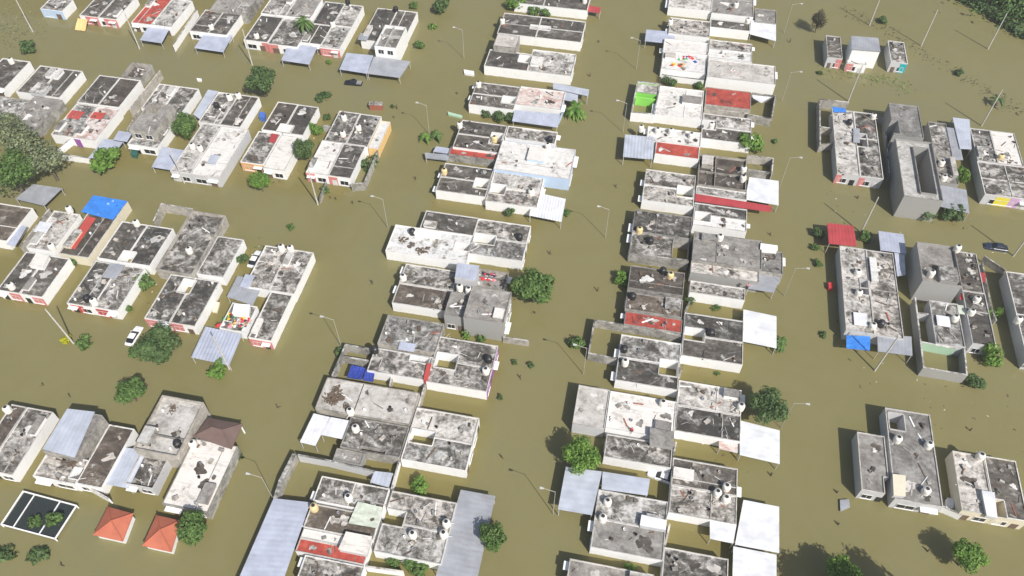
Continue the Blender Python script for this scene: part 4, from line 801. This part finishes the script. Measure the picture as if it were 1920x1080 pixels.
carport('small red sheet on the sooty roof', (509,250,522,252,516,268,504,266), 2.3, 'sheet_red', posts=False, name='sheet_roof', cat='sheet roof')
house('house with a clean bright white roof', (525,252,562,258,536,323,497,312), h=2.4, roof='white', fac='s', clutter=0, floor=.05)
house('grey pair with a yellow orange side wall', (637,207,713,218,690,277,608,263), roof='mid', split='u', fac='s', clutter=7, op=False)
house('pale roofed yellow side strip beside the grey pair', (714,226,733,229,708,279,690,277), h=2.2, roof='white', wall='yellowish', fac='s', clutter=1, op=False)
house('pink fronted pair with one white half and one dark half', (605,262,682,273,660,336,573,322), roof=('white','dark'), split='u', fac='s', panels=[(0,.4,'pink')], clutter=4)
gwall('tall concrete wall along the green alley of the pink fronted pair', (708,282,683,343,659,345), 1.8, 'bare_wall')
simple_box('small brick kiosk under a flat white slab', 'kiosk', 'kiosk', (694,190,717,192,716,198,692,197), -.5, 1.3, 'brick', None, 'roof_light')
gwall('thin wall strip reaching from the pink fronted pair into the street', (612,340,599,372), 1.2, 'bare_wall')
# third row
house('white walled dark roofed house at the left edge of the third row', (-18,380,63,389,12,452,-66,440), roof='brown', fac='s', clutter=3, op=False)
carport('weathered grey shed roof under the big tree', (62,345,117,353,83,386,28,373), 2.2, 'sheet_grey')
gwall('long pale alley wall left of the rubble strewn house', (92,392,38,462), 2.0, 'bare_wall')
carport('grey sheet lean-to in the alley at the left edge', (38,422,50,425,28,462,12,458), 2.0, 'sheet_blue', posts=False, name='sheet_roof', cat='sheet roof')
house('rubble strewn pale roof left of the bright blue tarpaulin roof', (102,393,147,403,100,472,50,463), roof='light', fac='s', clutter=12, op=False)
house('house with rusty red debris under the bright blue tarpaulin', (176,368,240,378,163,486,122,474), roof='brown', wall='cream', fac='s', clutter=14, op=False)
tarp('bright blue tarpaulin covering the back of the rusty roof', (175,366,239,377,212,412,152,397), 2.45, 'tarp_blue', sag=.05)
carport('long rusty red sheet on the debris roof', (163,405,180,409,140,468,127,463), 2.35, 'tile_red', posts=False, name='sheet_roof', cat='sheet roof')
house('dark roofed pair with a white box at the left edge', (45,466,130,489,76,556,0,545), roof='dark', split='u', fac='s', clutter=3, panels=[(.5,1,'pink')])
simple_box('white rooftop box between the dark roofs at the left edge','rooftop_room','rooftop room',(69,475,92,480,80,502,55,498),2.0,2.8,'white',None,'roof_white')
house('stained dark pair with a white side wall above the red fronted pair', (228,414,323,429,284,497,181,486), roof=('dark','mid'), split='u', fac='s', clutter=6, op=False, hole=[(.38,.72,.62,.98)])
house('red fronted pair with a pale blue sheet on its roof', (180,488,269,502,223,584,123,567), roof=('mid','mid'), split='u', fac='s', clutter=9, panels=[(.1,.6,'red')])
carport('small blue grey sheet on the roof of the red fronted pair', (207,493,235,497,218,523,192,520), 2.5, 'sheet_grey', posts=False, name='sheet_roof', cat='sheet roof')
gwall('grey wall around the flooded back yard of the third row', (288,414,303,382,361,392,330,446), 2.2, 'bare_wall')
house('sunken concrete roof between high grey walls', (363,394,427,406,352,518,290,500), h=2.5, roof='mid', wall='bare_wall', fac='s', clutter=9, floor=.7, op=False)
house('soot stained house with a long white side wall', (412,440,456,451,417,521,366,510), roof='mid', fac='s', clutter=4, op=False)
house('long white walled pair with a green patio in the third row', (322,518,416,524,362,613,266,594), roof=('mid','mid'), split='u', fac='s', clutter=6, hole=[(.30,.05,.55,.35)], panels=[(.0,.5,'pink')])
house('mottled pair beside the half sunk white car', (497,459,588,474,550,552,459,536), roof=('mid','mid'), split='u', fac='s', clutter=9, op=False)
house('grey roofed house behind the colourful laundry heap', (512,547,550,553,507,641,462,631), roof='mid', fac='s', clutter=5, panels=[(0,1,'pink')])
carport('bent grey sheet roof above the colourful laundry heap', (445,517,496,527,474,573,425,556), 2.4, 'sheet_grey')
house('low rear porch under the colourful laundry heap', (440,567,478,575,462,624,408,614), h=1.9, roof='mid', wall='white', fac='s', clutter=8, op=False)
cloth_pile('big heap of red green and white laundry on the porch roof', 440,603,1.7, 4.5,2.4, ['cloth_red','cloth_red','cloth_green','cloth_white','cloth_white','cloth_yellow','cloth_dark','cloth_pink'], 34)
simple_box('white cabinet standing above the laundry heap','cabinet','cabinet',(440,570,468,572,466,590,436,588),1.6,2.6,'cloth_white')
carport('square blue carport with a leaning pole shadow', (385,612,454,627,430,685,358,670), 2.2, 'sheet_blue', amp=.02)
# bottom left row
house('white walled pair with dark roofs at the bottom left edge', (30,754,98,777,20,892,-62,872), roof=('brown','mid'), split='u', at=.38, fac='s', clutter=4)
house('tall house under the pale blue sheet roof', (128,768,187,776,148,861,80,842), h=3.8, roof='grey', wall='bare_wall', fac='s', clutter=0, floor=.05, op=False)
carport('pale blue sheet roof on the tall house', (126,766,178,772,140,858,79,842), 3.95, 'sheet_lilac', posts=False, name='sheet_roof', cat='sheet roof')
house('cluttered front roof below the pale blue sheet roof', (84,846,165,864,141,911,68,891), roof='mid', fac='s', clutter=12, hole=[(.78,.35,.98,.8)])
house('dark brown roofed house right of the pale blue sheet roof', (200,789,249,809,188,918,150,904), roof='brown', fac='s', clutter=4)
carport('pale blue lean-to right of the dark brown roof', (230,838,276,845,241,916,195,907), 2.4, 'sheet_lilac')
house('tall house with a whitish roof and a burnt stain', (305,740,388,757,321,861,253,834), h=4.2, roof='plaster', wall='bare_wall', fac='s', clutter=6, floor=.5, op=False)
house('low courtyard in front of the tall whitish house', (262,842,318,860,282,918,240,905), h=2.3, roof='mid', wall='palegrey', fac='s', clutter=12, floor=.6)
house('wide whitewashed roof with cracks above the orange pavilions', (358,822,447,836,388,961,310,945), h=2.3, roof='white', wall='bare_wall', fac='s', clutter=6, floor=.06)
hip_shelter('brown hipped pavilion roof beside the whitewashed roof', (390,783,455,795,434,842,363,818), 2.5, .9, 'tile_brown', ridge=.3)
hip_shelter('left orange tiled pavilion with a white wall', (202,950,250,963,230,1015,175,1003), 1.5, 1.1, 'tile_orange', wallkey='white')
hip_shelter('right orange tiled pavilion touching the round green tree', (293,966,339,976,321,1035,267,1023), 1.5, 1.1, 'tile_orange', wallkey='white')
# white framed cage
c = [P(*q, 0.8) for q in ((43,921),(143,948),(103,1010),(2,983))]; ctr = sum(c, Vector())/4
root = empty('shade_cage', (ctr.x, ctr.y, 0), 'white framed cage with dark netting over plants', 'shade cage')
m = MB()
for i in range(4): a, b = c[i], c[(i+1) % 4]; d = b-a; m.obox((a+b)/2, math.atan2(d.y, d.x), d.length+(.15 if i % 2 else 0), .15, 0.65-.002*i, .85-.003*i, 'white')
m.build('frame', root)
for t in (.22, .70):
    m = MB(); a, b = c[0].lerp(c[1], t), c[3].lerp(c[2], t); d = b-a; m.obox((a+b)/2, math.atan2(d.y, d.x), d.length-.2, .11, 0.67, .82, 'white'); m.build('crossbar', root)
m = MB(); m.hexa([p.lerp(ctr, .03)+Vector((0, 0, -.5)) for p in reversed(c)], [p.lerp(ctr, .03)+Vector((0, 0, -.2)) for p in reversed(c)], 'mesh_dark'); m.build('netting', root)
for p in c: m = MB(); m.tube((p.x, p.y, -1), (p.x, p.y, .66), .1, .1, 'white', 6); m.build('post', root)
p = P(323, 768, 3.7); m = MB(); leaves(m, (p.x, p.y, 3.6), 1.1, 200, .2, 'wood', .8, .1, 9, 8); m.v = [(a, b, 3.71+max(0.0, c_-3.6)*.08) for a, b, c_ in m.v]; tag(m.build('dirt_heap', None, (p.x, p.y, 3.7)), 'burnt brown stain of ash on the tall whitish house roof', 'ash heap')
for lb, x, y, z, k in (('white tank on the wide whitewashed roof',362,833,2.1,'tank_white'),('black tank at the edge of the tall whitish house',333,833,3.5,'tank_black'),('white tank at the bottom left edge roof',14,768,2.05,'tank_white'),('white tub on the dark roof of the second row',430,183,2.05,'tank_white'),('second white tub on the dark roof of the second row',447,180,2.05,'tank_white'),('black tub on the grey half in the second row',406,198,2.05,'tank_black'),
  ('white tank on the red fronted pair',176,566,2.05,'tank_white'),('black tank on the red fronted pair',163,560,2.05,'tank_black'),('white tank at the front of the dark pair on the left edge',21,537,2.05,'tank_white'),('white tank on the stained dark pair of the third row',256,419,2.05,'tank_white'),('left white tank at the back of the mottled pair',528,465,2.05,'tank_white'),('right white tank at the back of the mottled pair',545,467,2.05,'tank_white'),
  ('upper white tank on the grey yellow walled pair',645,221,2.05,'tank_white'),('middle white tank on the grey yellow walled pair',672,240,2.05,'tank_white'),('lower white tank on the grey yellow walled pair',643,252,2.05,'tank_white'),('white tank on the whitewashed porch house',361,275,2.1,'tank_white'),('second white tank on the whitewashed porch house',375,279,2.1,'tank_white'),('dark tank on the coral fronted pair of the top row',652,5,2.05,'tank_black'),('white tub at the front of the dark roof with pink front',481,68,2.05,'tank_white'),('white tank by the middle of the coral house roofs',624,46,2.05,'tank_white'),
  ('white tank on the sunken concrete roof',355,470,1.7,'tank_white'),('cream tub beside the rubble strewn roof',130,393,2.05,'tank_white'),('white tub at the front of the rubble strewn roof',97,463,2.05,'tank_white'),('white tank on the left edge house of the second row',21,115,2.05,'tank_white'),('dark tank on the roof behind the white two storey house',742,18,2.05,'tank_black'),('white tub in front of the first dark pair',396,51,2.05,'tank_white')):
    tank(lb, x, y, z, k)
# yard walls on the spine of the blocks and other small annexes
for lb, q, k in (('yard wall between the mottled white pair and the stained three tank pair',(749,862,734,917),'white'),('yard wall between the purple fronted pair and the mottled white pair',(798,717,785,762),'bare_wall'),('yard wall between the stained pair and the dark stained pair',(1268,829,1262,857),'white'),('yard wall below the dark stained pair',(1256,982,1247,1023),'white'),
    ('yard wall below the black half house',(1280,684,1272,712),'white'),('yard wall below the small mottled grey house',(1294,564,1284,584),'bare_wall'),('low yard wall behind the bright white roof in the second row',(604,235,650,242),'bare_wall'),('yard wall left of the grey stained pair in the second row',(262,206,238,243),'bare_wall'),('yard wall between the orange rubble yard and the brown roof',(222,204,185,262),'bare_wall'),
    ('yard wall in the alley left of the long white walled pair',(268,503,236,566),'bare_wall'),('front yard wall below the dark brown roof of the bottom row',(150,905,203,935),'white'),('yard wall along the water behind the stained right pair',(1641,214,1662,225),'grey'),('yard wall right of the stained right pair',(1660,240,1668,330),'grey'),('yard wall above the grey house cut by the right edge',(1846,480,1885,506),'bare_wall'),
    ('front yard wall below the pale and black pair',(1768,950,1803,965),'white'),('low wall of the flooded strip below the dark grey house',(690,697,735,704,795,714),'white'),('short wall in the flooded strip above the widest concrete roof',(735,704,731,722),'bare_wall'),('back wall of the narrow yard above the large white roof',(1241,140,1320,150),'white')):
    gwall(lb, q, 1.5, k)
for lb, q, z, k in (('small grey sheet over the patio of the dark grey house',(750,640,780,645,776,660,746,655),2.6,'sheet_blue'),('small white sheet patch on the rubble strewn left roof',(75,415,98,419,86,438,62,434),2.5,'sheet_white'),('small blue sheet on the pale roof beside the two storey block',(222,245,248,249,238,266,212,262),2.4,'sheet_blue'),('small grey sheet behind the white two storey house',(676,62,694,64,688,76,670,74),2.5,'sheet_grey'),
    ('white sheet on the cluttered right pair',(1600,585,1625,588,1627,612,1602,609),2.7,'sheet_white'),('grey sheet on the stained right pair',(1600,240,1612,241,1612,268,1600,267),2.7,'sheet_grey'),('white panel on the pale house in the right block',(1755,590,1780,594,1783,614,1758,610),2.6,'sheet_white'),('pale green panel beside the long black roof',(1793,571,1808,573,1811,590,1795,588),2.3,'tarp_pale'),('lilac sheet on the whitewashed porch house',(395,290,412,292,404,308,388,306),2.5,'sheet_lilac'),('blue panel on the stained roof of the left pair',(460,514,478,517,466,540,448,537),2.6,'sheet_blue')):
    carport(lb, q, z, k, posts=False, name='sheet_roof', cat='sheet roof')
# ================================================================ TREES AND PLANTS
for a in ((488,152,29,'tree','leaf_dark','round dark green tree alone in the upper street',.85),(1000,537,38,'tree','leaf','largest round tree leaning over the middle street',.9),(298,650,37,'tree','leaf_dark','large dark feathery tree beside the white car',.9),
  (243,733,27,'tree','leaf','round green tree above the bottom left row',.8),(362,990,30,'tree','leaf','green tree hiding a corner of the orange pavilion',1.2),(1090,857,34,'tree','leaf_bright','bright green tree over the blue ribbed carport',1.0),(1440,765,35,'tree','leaf_dark','round dark tree above the wide white carport',.9),(487,340,19,'tree','leaf_bright','bright green ball shaped tree in the second street',.95),
  (826,14,18,'bush','leaf_dark','dark bush at the top edge left of the middle block',1.0),(195,303,32,'bush','leaf_bright','wide green bush in front of the grey blue carport',.6),(345,238,22,'tree','leaf','tall green tree beside the two storey concrete block',1.4),(570,282,19,'tree','leaf_dark','dark tree between the white roof and the pink fronted pair',1.3),(592,245,13,'bush','leaf_bright','bright bush above the dark alley tree',1.4),
  (925,1005,27,'tree','leaf','long green tree right of the grey ribbed carport',1.3),(786,911,20,'bush','leaf_bright','bright bush behind the stained pair with three tanks',.9),(1166,524,16,'bush','leaf_bright','bright bush at the street end of the brown stained house',1.0),(410,694,20,'bush','leaf_bright','bright bush under the square blue carport',.8),
  (160,643,19,'weed','leaf','green floating weed clump beside the leaning pole',1.0),(125,637,10,'bush','leaf_yellow','bright yellow bush beside the leaning pole',.8),(252,658,14,'bush','leaf','small bush left of the large feathery tree',.9),(1535,40,15,'sparse','leaf_brown','withered brown tree in the upper right street',1.5),
  (1410,268,26,'bush','leaf_bright','bright leafy bush in the yard beside the rusty patio',.9),(1740,398,20,'bush','leaf_dark','left of two dark bushes below the ribbed carport',.9),(1783,399,22,'bush','leaf_dark','right of two dark bushes below the ribbed carport',.9),(1815,1045,31,'tree','leaf_bright','bright green tree at the lower right corner',.9),(1580,1072,30,'tree','leaf_bright','bright green tree top at the bottom edge',.9),
  (52,90,16,'bush','leaf_dark','small dark bush in the upper left street',.9),(935,219,14,'bush','leaf_dark','left dark bush behind the grey pair',.9),(960,222,13,'bush','leaf_dark','right dark bush behind the grey pair',.9),(912,214,10,'bush','leaf_dark','small bush by the back wall of the grey pair',1),(1002,20,13,'bush','leaf','left green bush below the topmost grey roof',.9),(1023,23,12,'bush','leaf','right green bush below the topmost grey roof',.9),(970,6,20,'bush','leaf_bright','bright bush at the top edge of the middle block',.8),
  (875,628,14,'weed','leaf_bright','green hedge plants behind the two storey concrete house',1.5),(900,634,12,'weed','leaf','second hedge plant behind the two storey concrete house',1.5),(1083,643,16,'bush','leaf','green bush at the foot of the lamp by the empty yard',1.2),(1462,645,17,'banana','leaf','green plant beside the ribbed pale carport',1),(1295,562,11,'bush','leaf_dark','small bush below the mottled grey roof',.9),(1342,578,9,'weed','leaf','weed tuft in the yard above the pale half house',1),
  (1860,670,22,'bush','leaf_bright','leafy green bush by the long black roof',1.5),(1830,716,20,'bush','leaf_dark','dark bush below the flooded yard of the right block',.7),(1864,590,14,'bush','leaf_bright','bright bush beside the long black roof',1.2),(1802,330,15,'bush','leaf_bright','leafy bush in the alley of the right block',1.6),(1798,135,9,'bush','leaf_dark','small dark shrub on the weedy line at the upper right',.9),(1870,190,14,'palm','leaf_dark','spiky palm on the weedy line at the upper right',1),(1656,38,10,'bush','leaf_dark','small shrub behind the small upper right houses',.8),
  (240,578,9,'bush','leaf','small bush beside the red fronted pair',1.2),(272,530,18,'bush','leaf','bush between the red fronted pair and the white walled pair',1.2),(276,510,9,'bush','leaf_bright','bright small bush above the alley bush',1.2),(455,487,11,'bush','leaf_dark','dark shrub beside the white walled pair',1.3),(546,427,9,'weed','leaf','weed tuft at the back of the mottled pair',1),(137,492,11,'bush','leaf','shrub at the corner of the dark roofed left edge pair',1.3),(610,357,9,'bush','leaf','shrub at the foot of the pink fronted pair',1.1),(605,184,16,'weed','leaf_dark','dark weed clump above the grey pair',1),(612,220,8,'bush','leaf_dark','small dark shrub left of the grey yellow walled pair',1),
  (787,85,11,'bush','leaf','lower of two shrubs right of the dark pair at the top',.9),(812,52,9,'weed','leaf_bright','thin shrub below the dark bush at the top',1.3),(776,11,9,'bush','leaf','shrub right of the dark pair at the top',.8),(617,117,6,'bush','leaf_bright','little bright shrub under the coral fronted house',1.1),(1345,700,6,'weed','leaf','weed tuft below the black half house',1),(965,680,6,'bush','leaf_dark','left of two small shrubs right of the purple front',1),(996,685,7,'bush','leaf_dark','right of two small shrubs right of the purple front',1),(938,745,6,'bush','leaf_dark','tiny shrub below the purple fronted pair',1),
  (780,1065,22,'bush','leaf','green plants at the bottom of the middle block',.9),(740,1052,16,'bush','leaf','green plants in the flooded bottom yard',.9),(1180,1068,15,'bush','leaf_bright','leafy plant on the grey roof at the bottom edge',.9),(955,398,12,'bush','leaf_dark','shrub against the wall of the mottled pale pair',1),(1062,400,8,'bush','leaf','shrub right of the square white carport',1),(875,484,6,'bush','leaf','small plant above the tall blue roofed room',1),(75,1040,22,'weed','leaf_dark','long dark weed clump at the bottom left corner',1),(12,1040,20,'weed','leaf_dark','dark weed clump cut by the bottom left corner',1),
  (450,855,8,'weed','leaf_dark','weed tuft right of the whitewashed roof',1),(635,660,10,'bush','leaf_dark','shrub at the corner of the blue tarpaulin yard',1),(1535,438,13,'bush','leaf_dark','shrub left of the flat red roof',1),(1530,465,9,'bush','leaf','upper of two small shrubs below the red roof shrub',.8),(1534,494,9,'bush','leaf','lower of two small shrubs below the red roof shrub',.8),(1623,445,13,'bush','leaf','bush between the red roof and the pale blue roof',.9),(1538,137,7,'weed','leaf_dark','weed tuft in front of the black roofed small house',1),(1543,629,9,'weed','leaf_dark','weed tuft left of the bright blue tarpaulin',1),(1453,265,6,'bush','leaf','tiny shrub at the street end of the grey pair',1),(1255,155,13,'bush','leaf_dark','dark shrub behind the white laundry roof',1),(1310,162,10,'bush','leaf','green shrub above the large white roof',1),(735,200,5,'weed','leaf_dark','weed tuft by the fence of the kiosk',1),(695,310,18,'weed','leaf_dark','dark hedge in the alley of the pink fronted pair',1.4),(65,980,14,'bush','leaf','plant growing through the white framed cage',1.3),(105,975,16,'bush','leaf','second plant growing through the white framed cage',1.4)):
    tree(a[5], a[0], a[1], a[2], a[3], a[4], a[6])
tree('banana plants with broad leaves by the patchwork roof', 1080, 207, 22, 'banana', 'leaf_bright')
tree('yellowish banana plant at the left of the dark cluttered pair', 797, 258, 12, 'banana', 'leaf_bright')
tree('darker banana plant beside the yellowish one', 818, 255, 13, 'banana', 'leaf')
tree('palm tree rising between the top row roofs', 570, 46, 21, 'palm', 'leaf', zc=3.4)
for lb, x, y, r, k in (('huge grey green tree at the left edge, upper crown',40,262,42,'leaf_grey'),('huge grey green tree at the left edge, right crown',85,300,40,'leaf_grey'),('huge grey green tree at the left edge, lower crown',20,325,46,'leaf'),('huge grey green tree at the left edge, brown crown above',5,228,30,'leaf_grey')):
    tree(lb, x, y, r, 'sparse', k, .8, group='crowns of the big tree at the left edge')
# tall trees just below the picture whose shadows fall into it
tree('tall tree below the bottom edge casting the left shadow', 1668, 1165, 62, 'tree', 'leaf_dark', 1, zc=9, group='tall trees below the bottom edge')
tree('tall tree below the bottom edge casting the right shadow', 1790, 1172, 66, 'tree', 'leaf_dark', 1, zc=9, group='tall trees below the bottom edge')
# weeds and the far wood
def weeds(name, label, pts, r, n, key, size, kind='weeds', zr=(0, .3)):
    m = MB()
    for i in range(n):
        k = rnd.randrange(len(pts)-1); t = rnd.random(); a, b = pts[k], pts[k+1]
        p = P(a[0]+(b[0]-a[0])*t, a[1]+(b[1]-a[1])*t); p = p+Vector((rnd.gauss(0, r), rnd.gauss(0, r), rnd.uniform(*zr)))
        if p.z < .02: p.z = .02
        x = Vector((rnd.uniform(-1, 1), rnd.uniform(-1, 1), rnd.uniform(-.3, .5))).normalized(); y = Vector((-x.y, x.x, .5)).normalized(); s = size*rnd.uniform(.5, 1.4)
        m.add([p-x*s, p-y*s*.5, p+x*s, p+y*s*.5], [(0, 1, 2, 3)], key)
    p = P(*pts[0]); tag(m.build(name, None, (p.x, p.y, 0)), label, kind, None, 'stuff')
weeds('weeds', 'line of drowned weeds crossing the upper right water', [(1590,22),(1640,45),(1720,95),(1800,140),(1870,185),(1915,215)], 1.2, 300, 'leaf_brown', .2)
weeds('weeds', 'thin drowned weeds left of the small houses at the upper left', [(0,20),(20,45),(45,70),(10,70),(30,10)], 3.0, 380, 'leaf_grey', .22)
weeds('levee_scrub', 'dark scrub along the curved bank in the top right corner', [(1800,-4),(1845,18),(1880,42),(1925,72)], .9, 2600, 'leaf_dark', .42, 'scrub', (0, 1.3))
weeds('woodland', 'green woodland filling the top right corner', [(1850,-22),(1900,-5),(1925,12),(1960,30),(1930,-20)], 4.6, 9000, 'leaf', .55, 'woodland', (0, 4.5))
weeds('weeds', 'sparse drowned grass in front of the small upper right houses', [(1545,135),(1600,142),(1660,150),(1700,165)], 1.2, 260, 'leaf_bright', .2)
m = MB()
for i in range(900):
    a0, a1, b0, b1 = rnd.choice(((-35, -14, 20, 172), (2, 24, 20, 172), (-83, -50, 98, 121), (-83, -50, 64, 85), (36, 62, 55, 122)))
    p = UV(rnd.uniform(a0, a1), rnd.uniform(b0, b1), .012); q = rnd.uniform(.05, .2); A = rnd.uniform(0, 3.1)
    m.obox(p, A, q*rnd.uniform(1, 3), q, -.05, .03, rnd.choice(('wood', 'wood', 'leaf_brown', 'leaf', 'rubble', 'leaf_grey')))
tag(m.build('floating_debris', None, (0, 60, 0)), 'scattered twigs leaves and scraps floating in the yards between houses', 'debris', None, 'stuff')
# ================================================================ POLES, LAMPS, CARS, SMALL THINGS
for lb, x, y, s in (('street lamp standing in the middle street beside the dirt heaps pair',1135,446,-1),('street lamp at the top of the middle street',1193,130,-1),('street lamp at the left corner of the white terrace',727,427,-1),('street lamp at the corner of the blue tarpaulin yard',640,650,-1),('street lamp left of the pale blue ribbed carport',1037,964,-1),('street lamp at the corner of the empty walled yard',1094,702,-1),('street lamp at the corner of the wide white carport',1464,803,1),('street lamp beside the sprawling grey house',1470,555,1),('street lamp right of the white sheet carport',1462,350,1),('street lamp left of the square pale carport',1168,248,-1),('street lamp beside the banana plants',805,252,-1),('street lamp in the upper left of the middle block',870,110,-1),('street lamp at the upper right of the big plain grey roof',1466,190,1),('street lamp left of the thick double wall',514,938,-1),('street lamp in the street at the top right of the centre block',1470,62,1)):
    lamp(lb, x, y, 7.2, s)
for lb, x, y, l in (('leaning pole with a yellow bush at its foot',138,644,(-.6,.2)),('pole between the two blue carports of the top row',262,92,(0,0)),('pole in front of the dark pair with pink front',473,122,(.2,0)),('pole in front of the pink fronted pair',596,384,(0,-.1)),('pole beside the whitewashed porch',346,343,(0,0)),('pole near the upper left corner',62,60,(0,0)),('pole behind the flat red roof',1614,436,(0,0)),('pole leaning over the grey sheet carport',1640,695,(.5,.3)),('pole at the far right of the upper street',1840,236,(0,0)),('pole at the back of the right block yard',1590,190,(0,0)),('pole in the open water at the upper right',1727,86,(0,0)),('pole at the far upper right corner',1852,92,(0,0)),('pole rising through the square blue carport',430,692,(0,0)),('pole behind the small upper right houses',1630,48,(0,0)),('pole at the right edge above the dark car',1900,480,(0,0))):
    pole(lb, x, y, 8.8, 'pole', .15, l, arm=rnd.random() < .3)
car('white car half under water beside the large feathery tree', 259,614,242,642,'car_white',.74)
car('white car half under water left of the mottled pair', 486,470,470,498,'car_white',.7)
car('dark car half under water at the right edge street', 1848,460,1888,466,'car_navy',.5)
car('white and black car in the gap above the dark stained pair', 1228,888,1252,897,'car_white',.45)
car('dark pickup half under water in front of the wide blue carport', 644,153,680,156,'car_black',.6,True)
person('person in pink standing beside the grey patched terrace', 1400,543,1.9,'cloth_pink','cloth_dark', .4)
simple_box('white boat shaped float beside the dark roofed house','float','float',(870,131,888,134,889,141,871,138),-.2,.35,'cloth_white')
simple_box('white and green float beside the dark cluttered pair','float','float',(840,210,866,217,866,221,841,215),-.2,.3,'palegreen')
simple_box('floating white panel in the upper left street','floating_panel','panel',(369,147,378,148,378,152,370,151),-.2,.25,'cloth_white')
simple_box('dark blue barrel crate by the dark cluttered pair','crate','crate',(487,210,497,212,496,222,486,220),-.3,.9,'cloth_blue')
simple_box('green bin beside the two storey concrete block','bin','bin',(246,281,258,283,256,292,245,290),-.5,.8,'darkgreen')
simple_box('red bin at the left edge of the right block','bin','bin',(1553,530,1562,531,1562,541,1554,540),-.4,.7,'cloth_red')
simple_box('pale fridge floating beside the laundry heap','fridge','fridge',(404,567,412,568,407,585,398,584),-.4,.4,'cream')
simple_box('grey blue panel floating left of the lower right houses','floating_panel','panel',(1575,938,1591,937,1593,951,1576,958),-.2,.22,'sheet_grey')
tarp('red awning on the wall of the black roofed house', (1836,510,1848,512,1848,530,1838,528), 1.9, 'sheet_red', sag=.05)
tarp('small red cloth between the pale roof and the black roof', (1801,550,1811,551,1810,563,1799,561), 2.2, 'cloth_red', sag=.05)
for lb, x, y in (('stump in the middle street left of the pale float',858,177),('stump in the street beside the street lamp at the tank roof',1123,80),('stump in the middle street near the carport tip',1107,144),('stump left of the square white carport pair',780,336),('stump in the middle street below the street lamp',1030,477),('stump in the street below the round tree',1004,588),('stump below the right small shrubs',975,708),('stump below the mottled white pair',940,857),('stump in the street left of the worn grey pair',1120,547),('stump left of the grey streaked pair',1154,350),('stump in the street right of the white roofed half',1443,440),('stump at the street end of the rusty yard',1480,80),('post with a shadow left of the grey pair',700,532),('post behind the fence of the kiosk',745,205),('post at the lower fence corner of the kiosk',738,222),('first fence post below the pink fronted pair',620,373),('second fence post below the pink fronted pair',631,375),('third fence post below the pink fronted pair',663,382),('stump in the street right of the flat red roof',1608,373),('stump in the lower right street above the corner tree',1740,1035),('branch in the lower right street by the grey panel',1570,925),('second branch below the grey floating panel',1572,985),('stump in the bottom left street',82,722),('dark debris stick in the left street',130,742),('driftwood above the pale and black pair',1820,808),('stump in the right yard beside the wide white carport',1445,893),('stump in the bottom left corner water',115,1060),('stump left of the bottom left lamp',520,765)):
    post(lb, x, y, rnd.uniform(.5, 1.1))
# ================================================================ thin haze in the air
m = bpy.data.materials.new('haze'); m.use_nodes = True; nn = m.node_tree.nodes; nn.remove(nn['Principled BSDF'])
pv = nn.new('ShaderNodeVolumePrincipled'); pv.inputs['Color'].default_value = (.95, .95, .95, 1); pv.inputs['Density'].default_value = .00042; pv.inputs['Anisotropy'].default_value = .2
m.node_tree.links.new(pv.outputs[0], nn['Material Output'].inputs['Volume']); M['haze'] = m
mb = MB(); mb.hexa([(-1510, -1510, -2), (1510, -1510, -2), (1510, 1510, -2), (-1510, 1510, -2)], [(-1510, -1510, 112), (1510, -1510, 112), (1510, 1510, 112), (-1510, 1510, 112)], 'haze')
o = mb.build('haze', None, (0, 0, 0)); o['kind'] = 'stuff'; o['label'] = 'thin pale haze in the air over the flooded streets'
